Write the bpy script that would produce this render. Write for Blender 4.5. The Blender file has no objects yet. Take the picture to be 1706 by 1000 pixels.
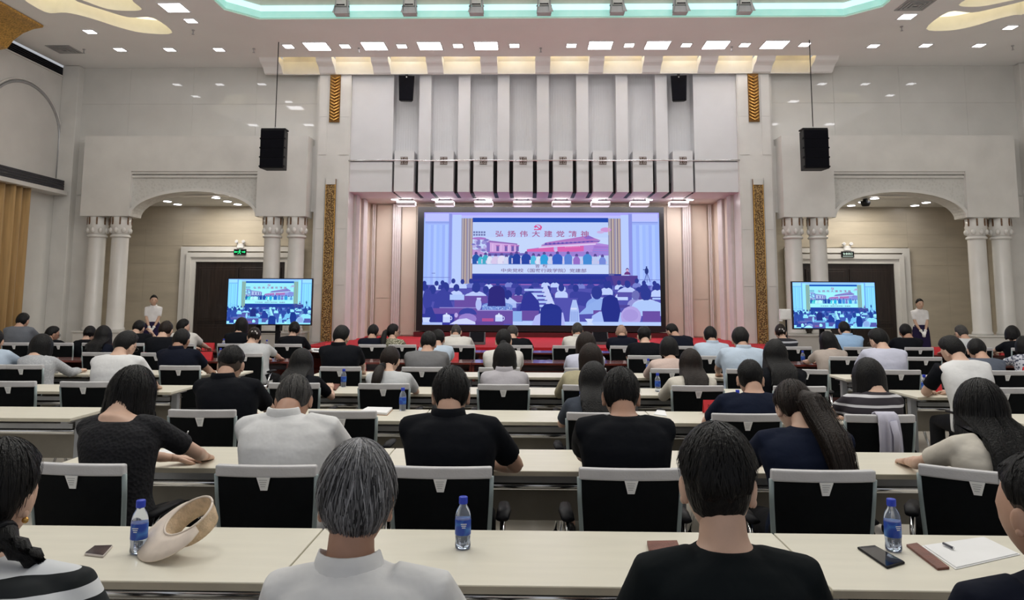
import bpy, math, random
import numpy as np
from mathutils import Vector, Matrix, Euler
from mathutils.geometry import tessellate_polygon

random.seed(7)
PI = math.pi
SC = bpy.context.scene
COL = SC.collection

# ------------------------------------------------------------------ camera
F, PPX, PPY = 1240.0, 853.0, 360.0          # focal length in pixels, optical centre (frame was cropped at the top)
VX, VY, ROLL = 880.0, 499.0, 0.004          # vanishing point of the hall's long axis, roll
CX, CZ = -0.34, 1.59
_y = np.array([VX - PPX, VY - PPY, F]); _y /= np.linalg.norm(_y)
_z = np.cross(np.array([1, ROLL, 0.0]), _y); _z /= np.linalg.norm(_z)
_x = np.cross(_y, _z)
RIGHT = np.array([_x[0], _y[0], _z[0]])
DOWN = np.array([_x[1], _y[1], _z[1]])
FWD = np.array([_x[2], _y[2], _z[2]])
cam = bpy.data.cameras.new('camera')
cam.sensor_width = 36.0
cam.lens = F / 1706.0 * 36.0
cam.shift_y = -(500.0 - PPY) / 1706.0
cam.clip_start = 0.05
cam_ob = bpy.data.objects.new('camera', cam)
COL.objects.link(cam_ob)
cam_ob.matrix_world = Matrix(((RIGHT[0], -DOWN[0], -FWD[0], CX), (RIGHT[1], -DOWN[1], -FWD[1], 0),
                              (RIGHT[2], -DOWN[2], -FWD[2], CZ), (0, 0, 0, 1)))
SC.camera = cam_ob

# ------------------------------------------------------------------ world, large lights, exposure
SC.view_settings.view_transform = 'Standard'
SC.view_settings.look = 'None'
SC.view_settings.gamma = 1.0
SC.view_settings.use_curve_mapping = False
SC.view_settings.exposure = -0.2
world = bpy.data.worlds.new('world')
SC.world = world
world.use_nodes = True
world.node_tree.nodes['Background'].inputs[0].default_value = (0.9, 0.93, 1.0, 1)
world.node_tree.nodes['Background'].inputs[1].default_value = 0.55


def area_light(name, loc, size, power, color=(1, 1, 1), rot=(0, 0, 0), spread=PI):
    l = bpy.data.lights.new(name, 'AREA')
    l.shape = 'RECTANGLE'
    l.size, l.size_y = size
    l.energy = power
    l.color = color
    l.spread = spread
    o = bpy.data.objects.new(name, l)
    COL.objects.link(o)
    o.location = loc
    o.rotation_euler = rot
    return o


ZC = 7.15                                    # ceiling height
# added area light inside the great ceiling recess over the audience, and the rows of ceiling panels beyond it at both sides
area_light('recess_fill', (0, 7.6, ZC + 0.36), (10.0, 10.0), 520.0, (1.0, 0.985, 0.98))
for cx_, cy_ in ((-3.2, 4.5), (3.2, 4.5), (-3.2, 8.5), (3.2, 8.5)):      # added unseen fill lamps above the frame, to brighten the ceiling
    pl = bpy.data.lights.new('added_fill_light', 'POINT')
    pl.energy = 150.0; pl.shadow_soft_size = 0.55; pl.color = (1.0, 0.98, 0.96)
    po_ = bpy.data.objects.new('added_fill_light', pl)
    COL.objects.link(po_)
    po_.location = (cx_, cy_, 6.1)
area_light('ceiling_row_light', (-8.6, 8.0, ZC - 0.03), (2.0, 12.0), 70.0, (1.0, 0.985, 0.98))
area_light('ceiling_row_light', (8.6, 8.0, ZC - 0.03), (2.0, 12.0), 70.0, (1.0, 0.985, 0.98))


# ------------------------------------------------------------------ helpers
def unproj(px, py, Y=None, Z=None, X=None):
    """the point of the room plane Y=.., Z=.. or X=.. seen at pixel (px, py) of the 1706x1000 frame"""
    d = RIGHT * (px - PPX) + DOWN * (py - PPY) + FWD * F
    if Y is not None:
        t = Y / d[1]
    elif Z is not None:
        t = (Z - CZ) / d[2]
    else:
        t = (X - CX) / d[0]
    return np.array([CX, 0, CZ]) + d * t


def lin(c):
    c = [v / 255.0 for v in c]
    return tuple(v / 12.92 if v <= 0.04045 else ((v + 0.055) / 1.055) ** 2.4 for v in c)


MATS = {}


def mat(name, color, rough=0.6, metal=0.0, var=0.06, scale=6.0, bump=0.0, bscale=40.0, spec=0.5, coat=0.0,
        emit=None, estr=0.0, stretch=None, alpha=1.0, trans=0.0, ior=1.45, sheen=0.0):
    """principled material with procedural colour variation and fine relief"""
    if name in MATS:
        return MATS[name]
    m = bpy.data.materials.new(name)
    m.use_nodes = True
    nt = m.node_tree
    b = nt.nodes['Principled BSDF']
    b.inputs['Roughness'].default_value = rough
    b.inputs['Metallic'].default_value = metal
    b.inputs['Specular IOR Level'].default_value = spec
    b.inputs['Coat Weight'].default_value = coat
    b.inputs['IOR'].default_value = ior
    b.inputs['Transmission Weight'].default_value = trans
    b.inputs['Alpha'].default_value = alpha
    if sheen:
        b.inputs['Sheen Weight'].default_value = sheen
    tc = nt.nodes.new('ShaderNodeTexCoord')
    mp = nt.nodes.new('ShaderNodeMapping')
    nt.links.new(tc.outputs['Object'], mp.inputs['Vector'])
    if stretch:
        mp.inputs['Scale'].default_value = stretch
    nz = nt.nodes.new('ShaderNodeTexNoise')
    nz.inputs['Scale'].default_value = scale
    nz.inputs['Detail'].default_value = 4
    nt.links.new(mp.outputs['Vector'], nz.inputs['Vector'])
    rp = nt.nodes.new('ShaderNodeValToRGB')
    lo = [max(0.0, v * (1 - var * 1.6)) for v in color[:3]]
    hi = [min(1.0, v * (1 + var * 1.6)) for v in color[:3]]
    rp.color_ramp.elements[0].position = 0.3
    rp.color_ramp.elements[1].position = 0.7
    rp.color_ramp.elements[0].color = (*lo, 1)
    rp.color_ramp.elements[1].color = (*hi, 1)
    nt.links.new(nz.outputs['Fac'], rp.inputs['Fac'])
    nt.links.new(rp.outputs['Color'], b.inputs['Base Color'])
    if bump:
        n2 = nt.nodes.new('ShaderNodeTexNoise')
        n2.inputs['Scale'].default_value = bscale
        n2.inputs['Detail'].default_value = 3
        nt.links.new(mp.outputs['Vector'], n2.inputs['Vector'])
        bp = nt.nodes.new('ShaderNodeBump')
        bp.inputs['Strength'].default_value = bump
        bp.inputs['Distance'].default_value = 0.02
        nt.links.new(n2.outputs['Fac'], bp.inputs['Height'])
        nt.links.new(bp.outputs['Normal'], b.inputs['Normal'])
    if emit is not None:
        b.inputs['Emission Color'].default_value = (*emit, 1)
        b.inputs['Emission Strength'].default_value = estr
    MATS[name] = m
    return m


def mat_stripes(name, c1, c2, axis=2, period=0.1, duty=0.5, rough=0.85, wob=0.25):
    if name in MATS:
        return MATS[name]
    m = mat(name, c1, rough)
    nt = m.node_tree
    b = nt.nodes['Principled BSDF']
    tc = nt.nodes.new('ShaderNodeTexCoord')
    nz = nt.nodes.new('ShaderNodeTexNoise'); nz.inputs['Scale'].default_value = 5
    nt.links.new(tc.outputs['Object'], nz.inputs['Vector'])
    sp = nt.nodes.new('ShaderNodeSeparateXYZ')
    nt.links.new(tc.outputs['Object'], sp.inputs[0])
    def math_(op, a, bb):
        n = nt.nodes.new('ShaderNodeMath'); n.operation = op
        for i, v in enumerate((a, bb)):
            if isinstance(v, (int, float)):
                n.inputs[i].default_value = v
            elif v is not None:
                nt.links.new(v, n.inputs[i])
        return n.outputs[0]
    v = math_('DIVIDE', sp.outputs[axis], period)
    v = math_('ADD', v, math_('MULTIPLY', nz.outputs['Fac'], wob))
    v = math_('FRACT', v, None)
    v = math_('GREATER_THAN', v, duty)
    mx = nt.nodes.new('ShaderNodeMix'); mx.data_type = 'RGBA'
    mx.inputs[6].default_value = (*c1, 1); mx.inputs[7].default_value = (*c2, 1)
    nt.links.new(v, mx.inputs[0])
    nt.links.new(mx.outputs[2], b.inputs['Base Color'])
    return m


def mat_cells(name, c1, c2, scale=30.0, rough=0.6, metal=0.0, bump=0.0, edge=False, lo=0.25, hi=0.5, stretch=None):
    """cellular print or relief (patterned cloth, pierced gold ornament)"""
    if name in MATS:
        return MATS[name]
    m = mat(name, c1, rough, metal)
    nt = m.node_tree
    b = nt.nodes['Principled BSDF']
    tc = nt.nodes.new('ShaderNodeTexCoord')
    mp = nt.nodes.new('ShaderNodeMapping')
    nt.links.new(tc.outputs['Object'], mp.inputs['Vector'])
    if stretch:
        mp.inputs['Scale'].default_value = stretch
    vo = nt.nodes.new('ShaderNodeTexVoronoi')
    vo.inputs['Scale'].default_value = scale
    if edge:
        vo.feature = 'DISTANCE_TO_EDGE'
    nt.links.new(mp.outputs['Vector'], vo.inputs['Vector'])
    rp = nt.nodes.new('ShaderNodeValToRGB')
    rp.color_ramp.elements[0].position = lo
    rp.color_ramp.elements[1].position = hi
    rp.color_ramp.elements[0].color = (*c1, 1)
    rp.color_ramp.elements[1].color = (*c2, 1)
    nt.links.new(vo.outputs['Distance'], rp.inputs['Fac'])
    nt.links.new(rp.outputs['Color'], b.inputs['Base Color'])
    if bump:
        bp = nt.nodes.new('ShaderNodeBump')
        bp.inputs['Strength'].default_value = bump
        bp.inputs['Distance'].default_value = 0.02
        nt.links.new(vo.outputs['Distance'], bp.inputs['Height'])
        nt.links.new(bp.outputs['Normal'], b.inputs['Normal'])
    return m


def mat_attr_emit(name, strength, tint=(1, 1, 1)):
    """a lit display: the picture's colours are stored on its faces"""
    m = bpy.data.materials.new(name)
    m.use_nodes = True
    nt = m.node_tree
    nt.nodes.clear()
    out = nt.nodes.new('ShaderNodeOutputMaterial')
    at = nt.nodes.new('ShaderNodeAttribute'); at.attribute_name = 'Col'
    mx = nt.nodes.new('ShaderNodeMix'); mx.data_type = 'RGBA'; mx.blend_type = 'MULTIPLY'
    mx.inputs[0].default_value = 1.0
    mx.inputs[7].default_value = (*tint, 1)
    em = nt.nodes.new('ShaderNodeEmission'); em.inputs[1].default_value = strength
    nt.links.new(at.outputs['Color'], mx.inputs[6])
    nt.links.new(mx.outputs[2], em.inputs[0])
    nt.links.new(em.outputs[0], out.inputs[0])
    return m


def mat_hair(name, dark, light, rough=0.42):
    """strand-coloured hair: streaks along the head, tone of each strand from its attribute"""
    if name in MATS:
        return MATS[name]
    m = bpy.data.materials.new(name)
    m.use_nodes = True
    nt = m.node_tree
    b = nt.nodes['Principled BSDF']
    b.inputs['Roughness'].default_value = rough
    b.inputs['Specular IOR Level'].default_value = 0.2
    at = nt.nodes.new('ShaderNodeAttribute'); at.attribute_name = 'Col'
    mx = nt.nodes.new('ShaderNodeMix'); mx.data_type = 'RGBA'
    mx.inputs[6].default_value = (*dark, 1); mx.inputs[7].default_value = (*light, 1)
    nt.links.new(at.outputs['Fac'], mx.inputs[0])
    nt.links.new(mx.outputs[2], b.inputs['Base Color'])
    tc = nt.nodes.new('ShaderNodeTexCoord')
    mp = nt.nodes.new('ShaderNodeMapping'); mp.inputs['Scale'].default_value = (140, 140, 14)
    nt.links.new(tc.outputs['Object'], mp.inputs['Vector'])
    nz = nt.nodes.new('ShaderNodeTexNoise'); nz.inputs['Scale'].default_value = 1.0
    nt.links.new(mp.outputs['Vector'], nz.inputs['Vector'])
    bp = nt.nodes.new('ShaderNodeBump'); bp.inputs['Strength'].default_value = 0.5; bp.inputs['Distance'].default_value = 0.01
    nt.links.new(nz.outputs['Fac'], bp.inputs['Height'])
    nt.links.new(bp.outputs['Normal'], b.inputs['Normal'])
    MATS[name] = m
    return m


class Mesh:
    """collects shapes that become ONE mesh object"""

    def __init__(s):
        s.v, s.f, s.c = [], [], []
        s.n = 0

    def add(s, verts, faces, col=None):
        verts = np.asarray(verts, float).reshape(-1, 3)
        s.v.append(verts)
        k = s.n
        for f in faces:
            s.f.append([i + k for i in f])
            s.c.append(col)
        s.n += len(verts)
        return s

    def box(s, x0, x1, y0, y1, z0, z1, col=None):
        v = [(x0, y0, z0), (x1, y0, z0), (x1, y1, z0), (x0, y1, z0), (x0, y0, z1), (x1, y0, z1), (x1, y1, z1), (x0, y1, z1)]
        f = [(3, 2, 1, 0), (4, 5, 6, 7), (0, 1, 5, 4), (1, 2, 6, 5), (2, 3, 7, 6), (3, 0, 4, 7)]
        return s.add(v, f, col)

    def hexa(s, bottom, top, col=None):
        f = [(3, 2, 1, 0), (4, 5, 6, 7), (0, 1, 5, 4), (1, 2, 6, 5), (2, 3, 7, 6), (3, 0, 4, 7)]
        return s.add(list(bottom) + list(top), f, col)

    def prism(s, poly, axis, a, b, col=None):
        """poly: 2-D outline in the two other axes (x: y,z  y: x,z  z: x,y); simple outline, may be concave"""
        n = len(poly)
        def p3(p, t):
            return (t, p[0], p[1]) if axis == 0 else ((p[0], t, p[1]) if axis == 1 else (p[0], p[1], t))
        v = [p3(p, a) for p in poly] + [p3(p, b) for p in poly]
        tris = tessellate_polygon([[Vector((p[0], p[1], 0)) for p in poly]])
        f = [tuple(t) for t in tris] + [tuple(i + n for i in reversed(t)) for t in tris]
        f += [(i, (i + 1) % n, (i + 1) % n + n, i + n) for i in range(n)]
        return s.add(v, f, col)

    def loft(s, rings, cap=True, col=None, closed=True):
        n = len(rings[0])
        v = np.concatenate([np.asarray(r, float) for r in rings])
        f = []
        for i in range(len(rings) - 1):
            for j in range(n if closed else n - 1):
                k = (j + 1) % n
                f.append((i * n + j, i * n + k, (i + 1) * n + k, (i + 1) * n + j))
        if cap:
            f.append(tuple(reversed(range(n))))
            f.append(tuple(range((len(rings) - 1) * n, len(rings) * n)))
        return s.add(v, f, col)

    def tube(s, path, rad, n=8, col=None, cap=True):
        path = [np.asarray(p, float) for p in path]
        if isinstance(rad, (int, float)):
            rad = [rad] * len(path)
        rings, prev = [], None
        for i, p in enumerate(path):
            t = path[min(i + 1, len(path) - 1)] - path[max(i - 1, 0)]
            t = t / (np.linalg.norm(t) + 1e-9)
            if prev is None:
                u = np.cross(t, (0, 0, 1.0))
                if np.linalg.norm(u) < 1e-3:
                    u = np.cross(t, (0, 1.0, 0))
            else:
                u = prev - t * np.dot(prev, t)
            u /= np.linalg.norm(u) + 1e-9
            prev = u
            w = np.cross(t, u)
            r = rad[i]
            ru, rw = (r if isinstance(r, (tuple, list)) else (r, r))
            rings.append([p + u * math.cos(a) * ru + w * math.sin(a) * rw for a in np.linspace(0, 2 * PI, n, endpoint=False)])
        return s.loft(rings, cap, col)

    def cyl(s, p0, p1, r0, r1=None, n=16, col=None):
        return s.tube([p0, p1], [r0, r0 if r1 is None else r1], n, col)

    def lathe(s, prof, c=(0, 0), n=20, col=None):
        """prof: (radius, z) from bottom to top"""
        an = np.linspace(0, 2 * PI, n, endpoint=False)
        rings = [[(c[0] + r * math.cos(a), c[1] + r * math.sin(a), z) for a in an] for r, z in prof]
        return s.loft(rings, True, col)

    def ball(s, c, r, nu=16, nv=10, rot=None, col=None):
        if isinstance(r, (int, float)):
            r = (r, r, r)
        rings = []
        for i in range(nv + 1):
            e = -PI / 2 + PI * i / nv
            e = max(-PI / 2 + 0.05, min(PI / 2 - 0.05, e))
            ring = np.array([(r[0] * math.cos(e) * math.cos(a), r[1] * math.cos(e) * math.sin(a), r[2] * math.sin(e))
                             for a in np.linspace(0, 2 * PI, nu, endpoint=False)])
            if rot is not None:
                ring = ring @ np.array(rot).T
            rings.append(ring + np.asarray(c, float))
        return s.loft(rings, True, col)

    def data(s, name, smooth=False):
        me = bpy.data.meshes.new(name)
        v = np.concatenate(s.v) if s.v else np.zeros((0, 3))
        me.from_pydata(v.tolist(), [], s.f)
        if any(c is not None for c in s.c):
            at = me.color_attributes.new('Col', 'FLOAT_COLOR', 'CORNER')
            cols = np.ones((len(me.loops), 4), np.float32)
            k = 0
            for f, c in zip(s.f, s.c):
                if c is not None:
                    cols[k:k + len(f), :3] = c[:3]
                k += len(f)
            at.data.foreach_set('color', cols.ravel())
        if smooth:
            me.polygons.foreach_set('use_smooth', [True] * len(me.polygons))
        me.update()
        return me

    def obj(s, name, material, parent=None, smooth=False, bevel=0.0, seg=2):
        return link(name, s.data(name, smooth), material, parent, bevel, seg)


def fix_normals(me):
    import bmesh
    b = bmesh.new(); b.from_mesh(me)
    bmesh.ops.recalc_face_normals(b, faces=b.faces)
    b.to_mesh(me); b.free()


def link(name, me, material=None, parent=None, bevel=0.0, seg=2):
    o = bpy.data.objects.new(name, me)
    COL.objects.link(o)
    if material is not None:
        me.materials.clear()
        me.materials.append(material)
    if parent is not None:
        o.parent = parent
    if bevel:
        b = o.modifiers.new('bevel', 'BEVEL')
        b.width = bevel; b.segments = seg; b.limit_method = 'ANGLE'; b.angle_limit = 0.6
        b.harden_normals = False
    return o


def share(name, me, parent=None, loc=(0, 0, 0), rot=(0, 0, 0), scale=(1, 1, 1)):
    o = bpy.data.objects.new(name, me)
    COL.objects.link(o)
    o.parent = parent
    o.location = loc; o.rotation_euler = rot; o.scale = scale
    return o


def tag(o, label=None, cat=None, group=None, kind=None):
    if label:
        o['label'] = label
    if cat:
        o['category'] = cat
    if group:
        o['group'] = group
    if kind:
        o['kind'] = kind
    return o


def thing(name, label, cat, loc=(0, 0, 0), rotz=0.0, group=None):
    o = bpy.data.objects.new(name, None)
    COL.objects.link(o)
    o.location = loc
    o.rotation_euler = (0, 0, rotz)
    o.empty_display_size = 0.1
    return tag(o, label, cat, group)


def dup(root, loc, rotz=0.0, label=None, group=None):
    r = root.copy(); COL.objects.link(r)
    r.location = loc; r.rotation_euler = (0, 0, rotz)
    tag(r, label, None, group)
    for ch in list(root.children):
        c = ch.copy(); COL.objects.link(c); c.parent = r
        for g in list(ch.children):
            d = g.copy(); COL.objects.link(d); d.parent = c
    return r


ORD = ['first', 'second', 'third', 'fourth', 'fifth', 'sixth', 'seventh', 'eighth', 'ninth', 'tenth', 'eleventh', 'twelfth',
       'thirteenth', 'fourteenth', 'fifteenth', 'sixteenth', 'seventeenth', 'eighteenth']


def struct(name, m, material, parent=None, smooth=False, bevel=0.0):
    me = m if isinstance(m, bpy.types.Mesh) else m.data(name, smooth)
    o = link(name, me, material, parent, bevel)
    if parent is None:
        o['kind'] = 'structure'
    return o
# ================================================================== THE SETTING
WALLC = lin((196, 190, 180))
M_STONE = mat('polished_stone', (0.66, 0.65, 0.62), 0.45, var=0.03, scale=1.4, spec=0.3, coat=0.8)
M_STONE2 = mat('cream_stone', (0.68, 0.665, 0.635), 0.22, var=0.04, scale=1.7)
M_NICHE = mat('beige_stone', (0.50, 0.445, 0.355), 0.3, var=0.05, scale=1.2, stretch=(1, 1, 5))
M_PLASTER = mat('white_plaster', (0.62, 0.605, 0.575), 0.55, var=0.02, scale=2.0)
M_CEIL = mat('ceiling_paint', (0.90, 0.90, 0.895), 0.75, var=0.02, scale=0.6)
M_PANEL = mat('acoustic_panel', (0.68, 0.68, 0.695), 0.5, var=0.02, scale=2.0)
M_FLUTE = mat('fluted_cream', (0.60, 0.56, 0.54), 0.4, var=0.03)
M_CARVED = mat_cells('carved_stone', (0.56, 0.55, 0.52), (0.61, 0.60, 0.57), 16.0, 0.4, 0, 0.2)
M_BLACK = mat('black_liner', (0.006, 0.006, 0.007), 0.6)
M_DARKVENT = mat('dark_grille', (0.035, 0.035, 0.042), 0.6)
M_GOLD = mat('gilded_metal', (0.62, 0.36, 0.10), 0.35, 0.9, var=0.25, scale=30, bump=0.3, bscale=60)
M_GOLDPAT = mat_cells('pierced_gold', (0.50, 0.33, 0.13), (0.12, 0.065, 0.025), 34.0, 0.45, 0.4, 0.9, lo=0.30, hi=0.62)
M_STAGEW = mat('stage_wall_cream', (0.66, 0.58, 0.48), 0.45, var=0.04, scale=1.2)
M_GOLDDK = mat('dark_gold_ground', (0.22, 0.11, 0.03), 0.5, 0.6, var=0.2, scale=20)
M_BROWN = mat('bronze_brown', (0.16, 0.09, 0.05), 0.5, 0.2, var=0.15, scale=20)
M_DOOR = mat('dark_stained_door', (0.018, 0.011, 0.009), 0.35, var=0.3, scale=3, stretch=(8, 1, 0.6), coat=0.2)
M_RED = mat('red_carpet', (0.42, 0.010, 0.018), 0.9, var=0.12, scale=40, bump=0.2, bscale=300)
M_CURTAIN = mat('gold_curtain', (0.40, 0.25, 0.10), 0.75, var=0.1, scale=4, stretch=(6, 6, 0.3), sheen=0.3)
M_FLOOR = mat('beige_floor', (0.56, 0.52, 0.45), 0.25, var=0.08, scale=1.5)
M_LAMP = mat('lamp_white', (0.9, 0.9, 0.9), 0.5, emit=(1.0, 0.97, 1.0), estr=14.0)
M_LAMPS = mat('downlight_white', (0.9, 0.9, 0.9), 0.5, emit=(0.97, 0.96, 1.0), estr=16.0)
M_WARM = mat('warm_cove_glow', (0.9, 0.85, 0.7), 0.5, emit=(1.0, 0.90, 0.60), estr=1.5)  # cap glows as if lit by a hidden strip
M_WARMS = mat('warm_strip_lamp', (0.9, 0.85, 0.7), 0.5, emit=(1.0, 0.78, 0.36), estr=9.0)
M_WARMPAINT = mat('cove_paint', (0.80, 0.77, 0.70), 0.6, var=0.02)
M_LAMPD = mat('stage_lamp_diffuser', (0.8, 0.8, 0.8), 0.5, emit=(1.0, 0.97, 1.0), estr=0.75)
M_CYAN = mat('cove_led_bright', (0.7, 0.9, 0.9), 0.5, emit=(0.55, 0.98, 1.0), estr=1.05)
M_CYAN2 = mat('cove_wall_glow', (0.6, 0.8, 0.75), 0.5, emit=(0.25, 0.72, 0.64), estr=0.62)  # emission stands in for strip light falling on the recess wall
M_TRIMW = mat('white_trim', (0.75, 0.75, 0.75), 0.4)
M_METAL = mat('grey_metal', (0.42, 0.42, 0.43), 0.4, 0.6)
M_CHROME = mat('chrome', (0.78, 0.79, 0.80), 0.16, 1.0, var=0.02)

YW = 17.4      # upper end wall
XW = 11.55     # side walls
struct('floor', Mesh().box(-XW - 0.3, XW + 0.3, -4.3, 20.2, -0.1, 0.0), M_FLOOR)


# ---- ceiling with its recesses
def cpt(px, py):
    p = unproj(px, py, Z=ZC)
    return (float(p[0]), float(p[1]))


def smooth_loop(pts, k=4):
    out = []
    n = len(pts)
    P = [np.array(p) for p in pts]
    for i in range(n):
        p0, p1, p2, p3 = P[i - 1], P[i], P[(i + 1) % n], P[(i + 2) % n]
        for j in range(k):
            t = j / k
            out.append(tuple(0.5 * ((2 * p1) + (-p0 + p2) * t + (2 * p0 - 5 * p1 + 4 * p2 - p3) * t * t + (-p0 + 3 * p1 - 3 * p2 + p3) * t ** 3)))
    return out


covesL = [[(30, -12), (75, 20), (110, 21), (150, 30), (200, 46), (240, 55), (287, 55), (255, 30), (215, 29), (170, 16), (130, 3), (100, -12)],
          [(110, -14), (150, 5), (180, 15), (210, 18), (236, 16), (222, 3), (205, -14)]]
covesR = [[(1543, 48), (1580, 51), (1620, 44), (1660, 32), (1690, 25), (1706, 23), (1720, 0), (1690, 6), (1660, 13), (1620, 21), (1580, 20)],
          [(1597, 8), (1630, 11), (1670, 4), (1700, -4), (1680, -20), (1640, -14)]]
coves = [smooth_loop([cpt(*p) for p in c]) for c in covesL + covesR]
RX0, RX1, RY0, RY1 = -6.25, 6.4, 2.0, 14.28
recess = [(RX0, RY0), (RX1, RY0), (RX1, RY1 - 0.5), (RX1 - 0.5, RY1), (RX0 + 0.5, RY1), (RX0, RY1 - 0.5)]
outer = [(-XW, -4.2), (XW, -4.2), (XW, YW + 0.1), (-XW, YW + 0.1)]
loops = [outer, recess, [(-6.6, 16.62), (6.75, 16.62), (6.75, 17.12), (-6.6, 17.12)]] + coves
flat = [p for l in loops for p in l]
tris = tessellate_polygon([[Vector((p[0], p[1], 0)) for p in l] for l in loops])
m = Mesh().add([(p[0], p[1], ZC) for p in flat], [tuple(t) for t in tris])
ceiling = struct('ceiling', m, M_CEIL)
# recess sides and top
m = Mesh()
n = len(recess)
m.add([(p[0], p[1], ZC) for p in recess] + [(p[0], p[1], ZC + 0.45) for p in recess], [(i, (i + 1) % n, (i + 1) % n + n, i + n) for i in range(n)])
m.obj('recess_side', M_WARMPAINT, ceiling)
Mesh().box(RX0 - 0.3, RX1 + 0.3, RY0 - 0.3, RY1 + 0.3, ZC + 0.44, ZC + 0.5).obj('recess_top', mat('olive_paint', (0.30, 0.29, 0.16), 0.7), ceiling)
# cyan light cove round the recess: the bright strip, and under it emission imitating its light on the wall
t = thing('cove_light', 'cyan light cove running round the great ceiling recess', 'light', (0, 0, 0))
for nm, z0, z1, mt, off in (('wall_glow_band', ZC + 0.01, ZC + 0.14, M_CYAN2, 0.05), ('bright_strip', ZC + 0.14, ZC + 0.27, M_CYAN, 0.03)):
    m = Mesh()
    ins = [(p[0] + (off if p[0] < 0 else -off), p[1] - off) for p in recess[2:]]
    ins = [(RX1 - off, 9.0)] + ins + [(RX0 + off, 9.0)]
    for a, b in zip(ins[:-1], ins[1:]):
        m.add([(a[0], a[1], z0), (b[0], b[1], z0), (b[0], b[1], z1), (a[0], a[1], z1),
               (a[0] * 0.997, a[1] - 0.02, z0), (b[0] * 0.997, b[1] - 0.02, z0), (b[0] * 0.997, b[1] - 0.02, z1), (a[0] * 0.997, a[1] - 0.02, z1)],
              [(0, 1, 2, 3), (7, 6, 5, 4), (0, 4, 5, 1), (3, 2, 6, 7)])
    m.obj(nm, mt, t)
# leaf shaped warm coves; the cap's emission replaces a hidden strip lighting it
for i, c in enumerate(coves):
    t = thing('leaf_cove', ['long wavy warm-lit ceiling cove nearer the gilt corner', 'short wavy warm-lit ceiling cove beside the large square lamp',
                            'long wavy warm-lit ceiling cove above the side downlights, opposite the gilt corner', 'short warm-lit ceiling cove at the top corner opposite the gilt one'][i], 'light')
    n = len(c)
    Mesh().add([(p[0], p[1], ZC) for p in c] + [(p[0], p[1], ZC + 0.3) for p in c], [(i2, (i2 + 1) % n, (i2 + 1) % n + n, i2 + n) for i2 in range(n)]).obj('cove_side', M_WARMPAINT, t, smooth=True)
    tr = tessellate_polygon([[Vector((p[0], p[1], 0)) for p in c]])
    Mesh().add([(p[0], p[1], ZC + 0.3) for p in c], [tuple(q) for q in tr]).obj('cove_cap', M_WARM, t)

# ---- ceiling drop over the stage front: S-curved ribs, ten warm coffers between them, lit from inside
YS0, YS1, ZS1 = 16.62, 17.06, 6.885
prof = [(YS0, ZC + 0.002), (16.66, ZC - 0.03), (16.70, ZC - 0.075), (16.75, ZC - 0.10), (16.82, ZC - 0.115), (16.89, ZC - 0.14), (16.96, ZC - 0.195), (17.02, ZC - 0.25), (YS1, ZS1), (YS1 + 0.06, ZS1), (YS1 + 0.06, ZC + 0.06), (YS0, ZC + 0.06)]
drop = thing('trim_1', None, None); drop['kind'] = 'structure'
cof = []
for a_, b_ in ((462, 525), (552, 617), (646, 709), (736, 800), (828, 892), (917, 982), (1007, 1073), (1104, 1167), (1196, 1260), (1291, 1357)):
    cof.append((cpt(a_, 95)[0], cpt(b_, 95)[0]))
edges = [-6.6] + [v for ab in cof for v in ab] + [6.75]
for i in range(0, len(edges), 2):
    Mesh().prism(prof, 0, edges[i], edges[i + 1]).obj('soffit_rib', M_CEIL, drop)
Mesh().box(-6.2, 6.35, YS1 + 0.02, YS1 + 0.07, ZS1 - 0.004, ZC).obj('soffit_edge', M_CEIL, drop)
Mesh().box(-6.6, 6.75, YS0 - 0.02, YS1 + 0.05, ZC + 0.27, ZC + 0.3).obj('soffit_back', M_WARMPAINT, drop)
for i, (a, b) in enumerate(cof):
    t = thing('coffer_light', f'{ORD[i]} warm scooped coffer from the hall\'s left along the soffit edge', 'light', group='coffer lights along the soffit edge')
    m = Mesh()
    sc = [(YS0 + 0.0, ZC + 0.0), (YS0 + 0.01, ZC + 0.22), (16.78, ZC + 0.24), (16.92, ZC + 0.18), (YS1 - 0.02, ZC + 0.02), (YS1 + 0.018, ZS1 + 0.004)]
    for (y0, z0), (y1, z1) in zip(sc[:-1], sc[1:]):
        m.add([(a, y0, z0), (b, y0, z0), (b, y1, z1), (a, y1, z1)], [(0, 1, 2, 3)])
    m.obj('scoop', M_WARMPAINT, t)
    for k, x in ((0, a + 0.01), (1, b - 0.03)):
        Mesh().box(x, x + 0.02, YS0 + 0.03, YS1 - 0.2, ZC + 0.10, ZC + 0.20).obj('light_strip', M_WARMS, t)
    if 1 <= i <= 8:
        Mesh().box((a + b) / 2 - 0.09, (a + b) / 2 + 0.09, 16.66, 16.76, ZC + 0.20, ZC + 0.22).obj('lamp', M_LAMPS, t)
# ---- panel lamps in the soffit
def panel_lamp(name, label, x, y, w, d, group, mt=None):
    t = thing(name, label, 'light', (x, y, ZC - 0.002), group=group)
    fr = Mesh()
    for (x0, x1, y0, y1) in ((-w / 2 - 0.025, -w / 2, -d / 2 - 0.025, d / 2 + 0.025), (w / 2, w / 2 + 0.025, -d / 2 - 0.025, d / 2 + 0.025),
                             (-w / 2, w / 2, -d / 2 - 0.025, -d / 2), (-w / 2, w / 2, d / 2, d / 2 + 0.025)):
        fr.box(x0, x1, y0, y1, -0.015, 0.0)
    fr.obj('frame', M_TRIMW, t)
    Mesh().box(-w / 2, w / 2, -d / 2, d / 2, -0.01, 0.0).obj('diffuser', mt or M_LAMP, t)
    return t


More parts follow.
